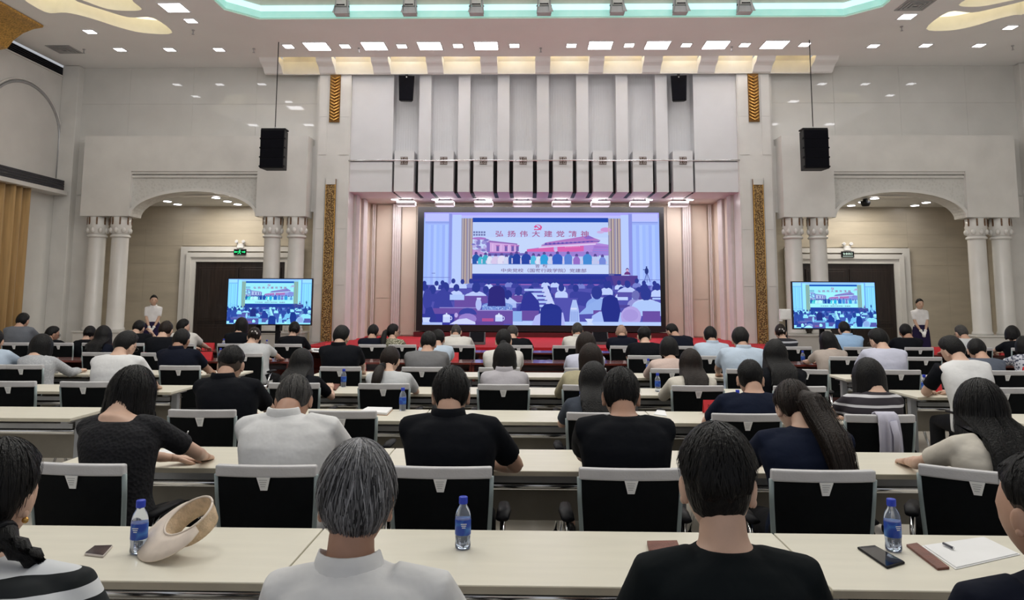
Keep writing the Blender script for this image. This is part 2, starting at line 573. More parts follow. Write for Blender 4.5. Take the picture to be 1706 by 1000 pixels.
big = [527, 623, 716, 810, 1000, 1095, 1192, 1289]
small = [479, 574, 669, 763, 857, 952, 1048, 1143, 1240, 1339]
for i, px in enumerate(big):
    panel_lamp('panel_light', f'{ORD[i]} large square white lamp in the soffit row, counted from the curtain side', cpt(px, 75)[0], 15.86, 0.5, 0.5, 'large square lamps over the stage front')
for i, px in enumerate(small):
    panel_lamp('small_panel_light', f'{ORD[i]} small square white lamp in the soffit row, counted from the curtain side', cpt(px, 75)[0], 15.86, 0.2, 0.22, 'small square lamps over the stage front')
dl = [(290, 12, 0.42, 'large square lamp beside the short wavy cove'), (318, 34, 0.2, 'small square lamp below the large one by the short cove'), (150, 52, 0.2, 'downlight alone under the long wavy cove near the gilt corner'),
      (200, 82, 0.2, 'downlight furthest from the stage in the row over the curtain side'), (283, 82, 0.2, 'middle downlight of the row over the curtain side'), (365, 82, 0.2, 'downlight nearest the stage in the row over the curtain side'),
      (1511, 27, 0.26, 'square lamp beside the vent, opposite the curtain side'), (1455, 76, 0.2, 'downlight nearest the stage in the row opposite the curtain side'), (1542, 75, 0.2, 'middle downlight of the row opposite the curtain side'),
      (1631, 75, 0.2, 'downlight furthest from the stage in the row opposite the curtain'), (1683, 45, 0.2, 'downlight alone under the long wavy cove opposite the curtain side')]
for px, py, w, lab in dl:
    x, y = cpt(px, py)
    panel_lamp('ceiling_downlight', 'bright white ' + lab, x, y, w, w, 'square downlights of the side ceilings', M_LAMPS)
# the same downlights go on along the side ceilings towards the rear
for k in range(4):
    for sgn in (-1, 1):
        for q in range(2):
            panel_lamp('ceiling_downlight', f'white square downlight, rear {"curtain side" if sgn < 0 else "far side"} ceiling, {ORD[k]} pair, {["inner", "outer"][q]}', sgn * (7.4 + 1.8 * q), 11.5 - 3.2 * k, 0.3, 0.3, 'rear side ceiling downlights', M_LAMPS)
# sprinkler heads and a square air diffuser
for i, (px, py) in enumerate([(140, 82), (322, 50), (423, 81), (598, 80), (901, 80), (1219, 78), (1502, 44), (1687, 76)]):
    x, y = cpt(px, py)
    s_ = Mesh().lathe([(0.012, ZC - 0.10), (0.03, ZC - 0.095), (0.012, ZC - 0.08), (0.012, ZC - 0.02), (0.03, ZC - 0.015), (0.03, ZC)], (x, y), 10).obj('sprinkler_head', M_METAL, None, True)
    tag(s_, f'{ORD[i]} small dark sprinkler head under the ceiling, counted from the curtain side', 'sprinkler', 'sprinkler heads')
for i, (px, py, lab) in enumerate([(107, 82, 'grey square air diffuser in the ceiling near the gilt corner'), (1525, 8, 'grey square air diffuser above the square lamp opposite the curtain side')]):
    x, y = cpt(px, py)
    t = thing('air_diffuser', lab, 'vent', (x, y, ZC - 0.001))
    for k in range(4):
        r0, r1 = 0.05 + k * 0.06, 0.09 + k * 0.06
        f = Mesh()
        for (a, b, c, d) in ((-r1, r1, -r1, -r0), (-r1, r1, r0, r1), (-r1, -r0, -r0, r0), (r0, r1, -r0, r0)):
            f.box(a, b, c, d, -0.03 + 0.006 * k, 0.0)
        f.obj('blade_ring', M_METAL, t)


# ---- stone slabs laid on a wall face (Y plane), each slab its own piece
def slabs(parent, x_edges, z_edges, y, mt, skip=None, th=0.02, gap=0.003):
    for i in range(len(x_edges) - 1):
        for j in range(len(z_edges) - 1):
            x0, x1, z0, z1 = x_edges[i], x_edges[i + 1], z_edges[j], z_edges[j + 1]
            if skip and skip((x0 + x1) / 2, (z0 + z1) / 2):
                continue
            a, b = min(x0, x1), max(x0, x1)
            Mesh().box(a + gap / 2, b - gap / 2, y - th, y, z0 + gap / 2, z1 - gap / 2).obj('stone_slab', mt, parent)


def mir(s, a, b):
    return (a, b) if s > 0 else (-b, -a)


def fluted(x0, x1, y, z0, z1, pitch, depth, axis=1, sign=-1):
    """a wall strip of half-round vertical flutes; axis 1: faces -Y"""
    k = max(2, int(round(abs(x1 - x0) / pitch)))
    xs, off = [], []
    for i in range(k):
        for j in range(5):
            u = j / 5
            xs.append(x0 + (x1 - x0) * (i + u) / k)
            off.append(depth * math.sin(PI * u))
    xs.append(x1); off.append(0)
    m = Mesh()
    N = len(xs)
    if axis == 1:
        v = [(x, y + sign * o, z0) for x, o in zip(xs, off)] + [(x, y + sign * o, z1) for x, o in zip(xs, off)]
    else:
        v = [(y + sign * o, x, z0) for x, o in zip(xs, off)] + [(y + sign * o, x, z1) for x, o in zip(xs, off)]
    m.add(v, [(i, i + 1, i + 1 + N, i + N) for i in range(N - 1)])
    return m


NZ = 4.02    # niche ceiling
door_no = 0
for s, side in ((-1, 'left'), (1, 'right')):
    # upper end wall above the niche
    a, b = mir(s, 5.28, XW)
    w = struct(f'wall_end_{side}', Mesh().box(a, b, YW + 0.02, YW + 0.3, NZ, ZC), M_STONE)
    slabs(w, [s * v for v in (5.35, 6.9, 8.45, 10.0, XW)], [NZ, 5.36, 6.25, ZC], YW + 0.02, M_STONE)
    # outer strip below and the corner pilaster
    a, b = mir(s, 10.78, XW)
    wo = struct(f'wall_corner_{side}', Mesh().box(a, b, YW, YW + 0.3, 0, NZ + 0.01), M_STONE2)
    a, b = mir(s, 11.15, XW)
    struct(f'column_corner_{side}', Mesh().box(a, b, 17.18, YW + 0.02, 0, ZC - 0.01), M_STONE2, bevel=0.01)
    # stage pilaster with its stepped return
    a, b = mir(s, 4.55, 5.31)
    pil = struct(f'column_stage_{side}', Mesh().box(a, b, 17.15, 17.7, 0, ZC - 0.01), M_STONE2)
    a, b = mir(s, 5.31, 5.38)
    Mesh().box(a, b, 17.24, 17.7, 0, ZC - 0.01).obj('return_strip', M_STONE2, pil)
    a, b = mir(s, 5.38, 5.46)
    Mesh().box(a, b, 17.31, 17.7, 3.62, 5.2).obj('return_strip', M_STONE2, pil)
    for k in range(5):          # stone courses of the pilaster
        z0, z1 = [0.6, 1.9, 3.2, 4.95, 5.86][k], [1.9, 3.2, 4.42, 5.86, ZC - 0.3][k]
        for (u0, u1) in ((4.57, 4.80), (5.10, 5.29)):
            a, b = mir(s, u0, u1)
            Mesh().box(a, b, 17.135, 17.15, z0 + 0.004, z1 - 0.004).obj('stone_slab', M_STONE2, pil)
    # gilt strips on the pilaster
    xc = s * 4.955
    zt = 4.375
    t = thing('gilt_strip', f'tall pierced gilt ornament strip on the stage pilaster {"nearer the curtain" if s < 0 else "nearer the white signal box"}', 'ornament', (xc, 17.132, 0))
    Mesh().box(-0.12, 0.12, -0.02, 0.0, 0.62, zt).obj('backing', M_GOLDDK, t)
    Mesh().box(-0.10, 0.10, -0.045, -0.02, 0.62, 3.62).obj('lattice', M_GOLDPAT, t)
    Mesh().box(-0.10, 0.10, -0.045, -0.02, 3.64, 4.22).obj('lattice', M_GOLDPAT, t)
    Mesh().box(-0.11, 0.11, -0.05, -0.02, 4.24, zt).obj('cap', M_STONE2, t)
    for x in (-0.115, 0.10):
        Mesh().box(x, x + 0.015, -0.05, -0.02, 0.62, 4.24).obj('edge_bead', M_GOLD, t)
    t = thing('gilt_leaf_panel', f'gilt panel of overlapping leaves high on the stage pilaster {"nearer the curtain" if s < 0 else "nearer the white signal box"}', 'ornament', (s * 4.925, 17.132, 0))
    Mesh().box(-0.125, 0.125, -0.02, 0.0, 5.73, 6.88).obj('backing', M_GOLDDK, t)
    lm = Mesh().hexa([(-0.0, -0.03, 0.0), (-0.11, -0.03, 0.07), (-0.11, -0.02, 0.11), (0.0, -0.02, 0.045)],
                     [(-0.0, -0.075, 0.01), (-0.11, -0.05, 0.08), (-0.11, -0.045, 0.10), (0.0, -0.07, 0.035)])
    lme = lm.data('leaf'); fix_normals(lme); lme.materials.append(M_GOLD)
    for k in range(14):
        for q in (1, -1):
            share('leaf', lme, t, (0, 0, 5.75 + k * 0.076), (0, 0, 0), (q, 1, 1))
    # arch block carried by the columns
    ab = struct(f'beam_arch_{side}', Mesh().box(*mir(s, 5.46, 10.72), 16.9, YW + 0.02, 4.52, 5.355), M_STONE2)
    Mesh().box(*mir(s, 5.46, 6.62), 16.9, YW + 0.02, 3.47, 4.52).obj('impost_block', M_STONE2, ab)
    Mesh().box(*mir(s, 9.58, 10.72), 16.9, YW + 0.02, 3.47, 4.52).obj('impost_block', M_STONE2, ab)
    arc = [(8.1 + 1.46 * math.cos(q), 3.47 + 0.58 * math.sin(q)) for q in np.linspace(0, PI, 28)]
    poly = [(s * 9.58, 3.47), (s * 9.58, 4.52), (s * 6.62, 4.52), (s * 6.62, 3.47)] + [(s * x, z) for x, z in reversed(arc)]
    pm = Mesh().prism(poly, 1, 17.0, YW + 0.02)
    po = pm.obj('arch_panel', M_CARVED, ab); fix_normals(po.data)
    ring = []
    for k, q in enumerate(np.linspace(0, PI, 28)):
        c_, s_ = math.cos(q), math.sin(q)
        ring.append([(s * (8.1 + (1.46 + e) * c_), y, 3.47 + (0.58 + e) * s_) for e, y in ((0, 16.93), (0.07, 16.93), (0.07, 17.02), (0, 17.02))])
    ro = Mesh().loft(ring).obj('arch_moulding', M_STONE2, ab); fix_normals(ro.data)
    Mesh().box(*mir(s, 6.62, 9.58), 16.93, 17.0, 4.46, 4.52).obj('cornice', M_STONE2, ab)
    Mesh().box(*mir(s, 6.62, 9.58), 16.96, 17.0, 4.38, 4.43).obj('cornice', M_STONE2, ab)
    # paired columns
    for X in (5.72, 6.285, 9.865, 10.41):
        c = struct(f'column_{side}', Mesh().lathe([(0.205, 0.84), (0.215, 0.87), (0.205, 0.90), (0.190, 0.92), (0.184, 2.98), (0.184, 3.0)], (s * X, 17.13), 28), M_STONE2, smooth=True)
        Mesh().lathe([(0.21, 2.985), (0.222, 3.01), (0.21, 3.04), (0.19, 3.05)], (s * X, 17.13), 28).obj('necking_ring', M_STONE2, c, True)
        Mesh().lathe([(0.185, 3.04), (0.19, 3.10), (0.215, 3.18), (0.225, 3.26), (0.215, 3.34), (0.222, 3.47)], (s * X, 17.13), 28).obj('capital', M_STONE2, c, True)
        cap = c.children[-1]
        for q in range(8):
            an = q * PI / 4 + PI / 8
            cx, cy = s * X + 0.222 * math.cos(an), 17.13 + 0.222 * math.sin(an)
            Mesh().box(-0.016, 0.016, -0.012, 0.02, 3.28, 3.45).obj('bronze_slit', M_BROWN, cap).location = (cx, cy, 0)
            cap.children[-1].rotation_euler = (0, 0, an + PI / 2)
        for q in range(8):
            an = q * PI / 4
            cx, cy = s * X + 0.205 * math.cos(an), 17.13 + 0.205 * math.sin(an)
            Mesh().ball((cx, cy, 3.15), (0.05, 0.05, 0.07), 8, 6).obj('leaf', M_STONE2, cap, True)
    for X0, X1 in ((5.47, 6.56), (9.6, 10.68)):
        a, b = mir(s, X0, X1)
        p_ = struct(f'pillar_plinth_{side}', Mesh().box(a, b, 16.86, 17.4, 0, 0.80), M_STONE2, bevel=0.01)
        Mesh().box(a - 0.03, b + 0.03, 16.83, 17.43, 0.80, 0.84).obj('plinth_cap', M_STONE2, p_, bevel=0.006)
    # niche behind the arch
    a, b = mir(s, 5.36, XW + 0.1)
    nb = struct(f'wall_niche_{side}', Mesh().box(a, b, 19.52, 19.8, 0, NZ), M_NICHE)
    d0, d1, dz = 6.72, 9.085, 2.54
    xe = [5.44, 5.9, d0 - 0.42, d1 + 0.42, 10.5, XW]
    xs_ = sorted(xe)
    slabs(nb, [s * v for v in xs_], [0.0, 0.5, 1.0, 1.5, 2.0, 2.5, 2.97, 3.3, 3.65, NZ], 19.52, M_NICHE, skip=lambda x, z: d0 - 0.42 < abs(x) < d1 + 0.42 and z < 2.97)
    struct(f'wall_niche_side_{side}', Mesh().box(*mir(s, XW, XW + 0.1), YW + 0.3, 19.6, 0, NZ), M_NICHE)
    struct(f'wall_niche_inner_{side}', Mesh().box(*mir(s, 5.34, 5.44), 17.7, 19.6, 0, NZ), M_NICHE)
    nc = struct(f'ceiling_niche_{side}', Mesh().box(*mir(s, 5.36, XW), YW + 0.3, 19.7, NZ, NZ + 0.08), M_PLASTER)
    # door with stepped surround
    door_no += 1
    D = struct(f'door_{door_no}', Mesh().box(*mir(s, d0, d1), 19.44, 19.5, 0, dz), M_DOOR)
    xm = s * (d0 + d1) / 2
    for lo, hi in ((d0 + 0.1, (d0 + d1) / 2 - 0.04), ((d0 + d1) / 2 + 0.04, d1 - 0.1)):
        for z0, z1 in ((0.15, 0.9), (1.0, 2.4)):
            for k, e in enumerate((0.0, 0.06)):
                a, b = mir(s, lo + e, hi - e)
                Mesh().box(a, b, 19.41 - 0.008 * k, 19.44, z0 + e, z1 - e).obj('door_panel', M_DOOR, D, bevel=0.006)
        a, b = mir(s, *(((d0 + d1) / 2 - 0.10, (d0 + d1) / 2 - 0.07) if hi < (d0 + d1) / 2 else ((d0 + d1) / 2 + 0.07, (d0 + d1) / 2 + 0.10)))
        Mesh().box(a, b, 19.37, 19.39, 0.9, 1.35).obj('handle', M_GOLD, D)
    tr = struct(f'trim_{door_no + 1}', Mesh().box(*mir(s, d0 - 0.42, d1 + 0.42), 19.42, 19.5, dz + 0.28, dz + 0.40), M_STONE2)
    for k, (e0, e1, y) in enumerate(((0.0, 0.12, 19.40), (0.12, 0.24, 19.36), (0.24, 0.42, 19.42))):
        for (p0, p1) in ((d0 - e1, d0 - e0), (d1 + e0, d1 + e1)):
            Mesh().box(*mir(s, p0, p1), y, 19.5, 0, dz + (e0 if k < 2 else 0.28)).obj('jamb', M_STONE2, tr)
        if k < 2:
            Mesh().box(*mir(s, d0 - e1, d1 + e1), y, 19.5, dz + e0, dz + e1).obj('jamb', M_STONE2, tr)
    # niche downlights
    near = 'nearer the curtain' if s < 0 else 'with the black dome camera'
    for k, (px_, py_) in enumerate(((396, 340), (379, 335), (360, 329), (296, 340), (279, 335)) if s < 0 else ((1418, 342), (1437, 336), (1457, 330), (1524, 342), (1543, 337))):
        X, Y, _ = unproj(px_, py_, Z=NZ); X = abs(X)
        t = thing('recessed_downlight', f'round recessed downlight, {ORD[k]} from the stage, in the arched niche {near}', 'light', (s * X, Y, NZ), group='downlights of the arched niches')
        Mesh().lathe([(0.11, -0.012), (0.12, -0.008), (0.12, 0.0)], (0, 0), 20).obj('ring', M_TRIMW, t, True)
        Mesh().lathe([(0.09, -0.018), (0.095, -0.012)], (0, 0), 20).obj('lens', M_LAMPS, t)
    area_light('niche_lamp', (s * 8.0, 18.6, NZ - 0.05), (1.6, 0.6), 45.0, (1.0, 0.93, 0.82))

# dome camera and small detector under the niche ceilings
t = thing('dome_camera', 'black dome camera hanging under the niche ceiling by the arch', 'camera', (7.75, 17.9, NZ))
Mesh().lathe([(0.015, -0.02), (0.08, -0.17), (0.11, -0.11), (0.11, -0.06)], (0, 0), 18).obj('dome', M_BLACK, t, True)
Mesh().cyl((0, 0, -0.07), (0, 0, 0), 0.06, 0.05, 16).obj('mount', M_BLACK, t, True)

# ---- side and rear walls
wl = struct('wall_left', Mesh().box(-XW - 0.3, -XW, -4.2, YW + 0.3, 0, 6.87), M_STONE)
Mesh().box(-XW - 0.3, -XW - 0.22, -4.2, YW, 6.87, ZC + 0.02).obj('slot_back', M_DARKVENT, wl)
Mesh().box(-XW - 0.22, -XW + 0.03, -4.2, 17.17, 6.86, 6.89).obj('slot_sill', M_STONE2, wl)
for k in range(5):
    Mesh().box(-XW - 0.20, -XW - 0.02, -4.2, YW, 6.91 + k * 0.045, 6.92 + k * 0.045).obj('slot_blade', M_DARKVENT, wl)
# arched blind panel with its moulding
yc, rad_y, z_sp, rise = 16.0, 1.2, 5.33, 1.02
arcp = [(yc + rad_y * math.cos(q), z_sp + rise * math.sin(q)) for q in np.linspace(0, PI, 32)]
path = [(-XW + 0.02, yc + rad_y, 4.4)] + [(-XW + 0.02, y, z) for y, z in arcp] + [(-XW + 0.02, yc - rad_y, 4.4)]
Mesh().prism([(yc + rad_y, 4.38)] + arcp + [(yc - rad_y, 4.38)], 0, -XW, -XW + 0.012).obj('arched_panel', M_PLASTER, wl)
Mesh().tube(path, 0.03, 8).obj('arch_moulding', M_METAL, wl, True)
Mesh().tube([(p[0] + 0.0, yc + (p[1] - yc) * 1.06, z_sp + (p[2] - z_sp) * (1.06 if p[2] > z_sp else 1)) for p in path], 0.022, 8).obj('arch_moulding', M_STONE2, wl, True)
pel = struct('trim_5', Mesh().box(-XW, -XW + 0.38, 9.0, 17.1, 3.98, 4.07), M_PLASTER)
Mesh().box(-XW, -XW + 0.30, 9.0, 17.06, 4.07, 4.33).obj('pelmet_box', M_PLASTER, pel)
for k in range(4):
    Mesh().box(-XW + 0.30, -XW + 0.325, 9.0, 17.04, 4.09 + k * 0.058, 4.138 + k * 0.058).obj('vent_blade', M_DARKVENT, pel)
struct('wall_right', Mesh().box(XW, XW + 0.3, -4.2, YW + 0.3, 0, ZC), M_STONE)
struct('wall_end_outer', Mesh().box(-XW - 0.3, XW + 0.3, 19.95, 20.1, 0, ZC + 0.3), M_STONE2)
# curtain
m = Mesh()
ys = np.linspace(11.0, 16.05, 180)
rings = []
for i, y in enumerate(ys):
    u = y * 2 * PI / 0.27
    xo = -XW + 0.18 + 0.085 * math.sin(u) * (1 + 0.3 * math.sin(u * 0.23)) + 0.02 * math.sin(u * 0.37 + 1)
    rings.append([(xo, y, 0.02), (xo + 0.012 * math.sin(u * 0.7), y, 2.0), (xo, y, 3.98), (xo - 0.01, y + 0.002, 3.98), (xo - 0.01 + 0.012 * math.sin(u * 0.7), y, 2.0), (xo - 0.01, y, 0.02)])
cu = m.loft(rings).obj('curtain', M_CURTAIN, None, True)
tag(cu, 'tall golden pleated curtain hanging along the side wall', 'curtain')
# gilt corner cornice under the ceiling
gp = [(-XW, 7.14), (-10.3, 7.14), (-10.32, 7.10), (-10.5, 7.07), (-10.72, 6.98), (-10.9, 6.84), (-11.02, 6.66), (-XW, 6.55)]
g = Mesh().prism(gp, 1, 11.0, 14.55).obj('gilt_cornice', M_GOLD); fix_normals(g.data)
tag(g, 'curved gilt cornice in the corner of ceiling and curtain wall', 'ornament')

# ---- stage: valance, ceiling, back wall, platform
val = thing('trim_6', None, None); val['kind'] = 'structure'
YV, ZV = 17.25, 4.089
for s in (-1, 1):
    Mesh().box(*mir(s, 3.55, 4.55), YV, 18.4, 4.825, ZC).obj('side_panel', M_PANEL, val)
    Mesh().box(*mir(s, 3.55, 4.55), YV, 18.4, ZV, 4.80).obj('side_panel', M_PANEL, val)
for i in range(-3, 4):
    Mesh().box(i * 0.932 - 0.14, i * 0.932 + 0.14, YV, 18.4, ZV, ZC).obj('flat_rib', M_PANEL, val)
M_ORN = mat('ornament_brown', (0.10, 0.06, 0.045), 0.5, 0.2)
for i in range(-4, 4):
    xc = (i + 0.5) * 0.932
    fluted(xc - 0.35, xc + 0.35, 17.62, 4.9, ZC, 0.058, 0.003).obj('fluted_panel', M_PANEL, val, True)
    Mesh().box(xc - 0.35, xc + 0.35, 17.62, 18.4, ZV + 0.012, 4.9).obj('black_liner', M_BLACK, val)
    for q in (-1, 1):
        Mesh().box(*sorted((xc + q * 0.235, xc + q * 0.322)), 17.50, 17.60, ZV + 0.004, 4.34).obj('black_liner', M_BLACK, val)
    bx_ = Mesh().box(xc - 0.23, xc + 0.23, YV - 0.06, 18.4, ZV, 5.06).obj('box_panel', M_PANEL, val)
    o = Mesh().box(xc - 0.085, xc + 0.085, YV - 0.075, YV - 0.06, 4.73, 4.91).obj('fret_ornament', M_ORN, bx_)
    f = Mesh()
    for (u, v) in ((-0.045, 0.045), (0.045, 0.045), (-0.045, -0.045), (0.045, -0.045)):
        for (x0, x1, z0, z1) in ((-0.034, 0.034, 0.024, 0.032), (-0.034, 0.034, -0.032, -0.024), (-0.034, -0.026, -0.024, 0.024), (0.0, 0.008, -0.012, 0.024), (0.008, 0.024, -0.012, -0.004)):
            f.box(xc + u + x0, xc + u + x1, YV - 0.085, YV - 0.075, 4.82 + v + z0, 4.82 + v + z1)
    f.obj('fret_scroll', M_FLUTE, bx_)
r_ = Mesh().tube([(x, 17.12 + 0.004 * math.sin(x * 9), 4.815 + 0.006 * math.sin(x * 3.1)) for x in np.linspace(-4.56, 4.56, 40)], 0.016, 8).obj('lighting_rail', M_CHROME, None, True)
tag(r_, 'thin steel rail running across the whole stage valance', 'rail')
for k, x in enumerate(np.linspace(-4.3, 4.3, 9)):
    Mesh().cyl((x, 17.12, 4.815), (x, 17.2, 4.815), 0.010, n=8).obj('rail_bracket', M_CHROME, r_)
st_c = struct('ceiling_stage', Mesh().box(-4.55, 4.55, 18.4, 19.72, 4.12, 4.2), M_PLASTER)
struct('wall_stage', Mesh().box(-5.28, 5.28, 19.72, 19.9, 0, 4.2), M_STAGEW)
for s, side in ((-1, 'left'), (1, 'right')):
    ws = struct(f'wall_stage_{side}', Mesh().box(*mir(s, 4.55, 4.65), 17.7, 19.72, 0, 4.12), M_STAGEW)
    for (y0, y1) in ((17.72, 18.05), (18.55, 18.95)):
        fl = fluted(y0, y1, s * 4.49, 0.62, 4.1, 0.055, 0.02, axis=0, sign=-s).obj('fluted_strip', M_FLUTE, ws, True)
        Mesh().box(*mir(s, 4.49, 4.55), y0, y1, 0.62, 4.1).obj('strip_back', M_FLUTE, ws)
    fluted(s * 3.72, s * 3.94, 19.55, 0.62, 4.1, 0.055, 0.02).obj('fluted_strip', M_FLUTE, ws, True)
    Mesh().box(*mir(s, 3.72, 3.94), 19.55, 19.72, 0.62, 4.1).obj('strip_back', M_FLUTE, ws)
    fluted(s * 4.40, s * 4.49, 19.6, 0.62, 4.1, 0.05, 0.02).obj('fluted_strip', M_FLUTE, ws, True)
    # wooden panels of the stage back wall
    for k, (z0, z1) in enumerate(((0.65, 1.6), (1.61, 4.08))):
        Mesh().box(*mir(s, 3.97, 4.38), 19.68, 19.72, z0, z1).obj('wall_panel', M_STAGEW, ws)
    Mesh().box(*mir(s, 3.33, 3.70), 19.68, 19.72, 0.65, 4.08).obj('wall_panel', M_STAGEW, ws)
stg = struct('floor_stage', Mesh().box(-4.95, 4.95, 15.3, 19.72, 0.0, 0.62), M_RED)
for k in range(3):
    Mesh().box(-1.6, 1.6, 15.3 - 0.3 * (k + 1), 15.3 - 0.3 * k, 0, 0.62 - 0.155 * (k + 1)).obj('step', M_RED, stg)
Mesh().box(-3.3, 3.3, 19.35, 19.62, 0.62, 0.74).obj('screen_plinth', mat('dark_red_cloth', (0.10, 0.006, 0.01), 0.8), stg)
# stage lamps under the valance
for i in range(-4, 4):
    xc = (i + 0.5) * 0.976
    t = thing('stage_lamp', f'{ORD[i + 4]} white box lamp hanging under the valance, counted from the curtain side', 'light', (xc, 18.55, 3.92), group='box lamps under the stage valance')
    Mesh().box(-0.235, 0.235, -0.14, 0.14, 0.0, 0.11).obj('housing', M_TRIMW, t, bevel=0.008)
    Mesh().box(-0.21, 0.21, -0.12, 0.12, -0.012, 0.0).obj('diffuser', M_LAMPD, t)
    Mesh().box(-0.22, 0.22, -0.150, -0.14, 0.085, 0.105).obj('light_slit', M_LAMP, t)
    y_ = Mesh()
    for q in (-0.14, 0.14):
        y_.cyl((q, 0, 0.11), (q, 0, 0.2), 0.007, n=6)
    y_.box(-0.18, 0.18, -0.01, 0.01, 0.15, 0.165)
    y_.obj('hanger', M_BLACK, t)
for i, x in enumerate((-3.75, -2.72, -1.36, 1.36, 2.72, 3.75)):
    t = thing('stage_downlight', f'{ORD[i]} small recessed downlight in the stage ceiling, counted from the curtain side', 'light', (x, 18.75, 4.12), group='recessed downlights of the stage ceiling')
    Mesh().lathe([(0.10, -0.012), (0.11, 0.0)], (0, 0), 16).obj('ring', M_TRIMW, t, True)
    Mesh().lathe([(0.08, -0.02), (0.085, -0.012)], (0, 0), 16).obj('lens', M_LAMPS, t)
area_light('stage_wash', (0, 18.9, 4.08), (8.0, 0.5), 190.0, (1.0, 0.93, 0.95))
# ================================================================== STAGE AND WALL EQUIPMENT
M_BLK = mat('black_plastic', (0.006, 0.006, 0.008), 0.5, var=0.1, spec=0.2, bump=0.05, bscale=200)
M_BLKM = mat('black_mesh_grille', (0.004, 0.004, 0.007), 0.75, var=0.1, spec=0.1, bump=0.4, bscale=260)
M_WHITEP = mat('white_plastic', (0.78, 0.78, 0.77), 0.4)
M_LGREY = mat('light_grey_paint', (0.50, 0.50, 0.52), 0.5)


def text_mesh(body, size, extrude=0.0, sx=1.0, bold=0.0):
    c = bpy.data.curves.new('lettering', 'FONT')
    c.body = body; c.size = size; c.extrude = extrude; c.align_x = 'CENTER'; c.align_y = 'CENTER'
    c.offset = bold
    o = bpy.data.objects.new('lettering', c)
    COL.objects.link(o)
    dg = bpy.context.evaluated_depsgraph_get()
    me = bpy.data.meshes.new_from_object(o.evaluated_get(dg))
    bpy.data.objects.remove(o)
    if sx != 1.0:
        me.transform(Matrix.Diagonal((sx, 1, 1, 1)))
    return me


def face_text(body, size, parent, loc, material, sx=1.0, bold=0.0, rot=(PI / 2, 0, 0)):
    me = text_mesh(body, size, 0.0005, sx, bold)
    o = link('lettering', me, material, parent)
    o.location = loc; o.rotation_euler = rot
    return o


# ---- hanging line-array loudspeakers beside the stage
for s, px, lab in ((-1, 457, 'black loudspeaker hanging on a cable over the arched block on the curtain side'), (1, 1356, 'black loudspeaker hanging on a cable over the arched block above the white signal box')):
    p = unproj(px, 250, Y=15.6)
    t = thing('hanging_speaker', lab, 'speaker', (p[0], 15.6, p[2]), group='loudspeakers hung on cables')
    Mesh().hexa([(-0.255, -0.15, -0.42), (0.255, -0.15, -0.42), (0.22, 0.2, -0.42), (-0.22, 0.2, -0.42)],
                [(-0.26, -0.15, 0.42), (0.26, -0.15, 0.42), (0.22, 0.2, 0.42), (-0.22, 0.2, 0.42)]).obj('cabinet', M_BLK, t, bevel=0.01)
    for k in range(4):
        z = -0.40 + k * 0.2
        g = Mesh().box(-0.245, 0.245, -0.165, -0.15, z + 0.005, z + 0.195).obj('grille', M_BLKM, t, bevel=0.004)
        for q in (-1, 1):
            Mesh().box(*sorted((q * 0.255, q * 0.275)), -0.14, -0.06, z + 0.01, z + 0.04).obj('rigging_plate', M_BLK, g)
    Mesh().box(-0.26, 0.26, -0.12, 0.12, 0.42, 0.45).obj('top_bracket', M_BLK, t)
    Mesh().cyl((0, 0, 0.45), (0, 0, 0.50), 0.02, n=8).obj('shackle', M_METAL, t)
    Mesh().cyl((0, 0, 0.5), (0, 0, ZC - p[2]), 0.010, n=6).obj('cable', M_BLK, t)
# ---- loudspeakers hanging in front of the outer fluted bays
for s, px, lab in ((-1, 677, 'black loudspeaker tucked under the soffit at the bay nearest the curtain side'), (1, 1131, 'black loudspeaker tucked under the soffit at the bay nearest the signal box side')):
    p = unproj(px, 147, Y=17.1)
    t = thing('soffit_speaker', lab, 'speaker', (p[0], 17.12, p[2]), group='loudspeakers under the soffit')
    t.rotation_euler = (0.0, 0, s * -0.12)
    Mesh().hexa([(-0.165, -0.12, -0.33), (0.165, -0.12, -0.33), (0.13, 0.10, -0.30), (-0.13, 0.10, -0.30)],
                [(-0.19, -0.06, 0.30), (0.19, -0.06, 0.30), (0.15, 0.10, 0.30), (-0.15, 0.10, 0.30)]).obj('cabinet', M_BLK, t, bevel=0.012)
    gr = Mesh().hexa([(-0.15, -0.135, -0.31), (0.15, -0.135, -0.31), (0.15, -0.11, -0.31), (-0.15, -0.11, -0.31)],
                     [(-0.17, -0.078, 0.28), (0.17, -0.078, 0.28), (0.17, -0.05, 0.28), (-0.17, -0.05, 0.28)]).obj('grille', M_BLKM, t)
    Mesh().box(-0.03, 0.03, -0.03, 0.05, 0.30, max(0.34, 6.8 - p[2])).obj('bracket', M_BLK, t)
    Mesh().ball((0.0, -0.09, 0.25), 0.015, 8, 6).obj('badge', M_WHITEP, gr)

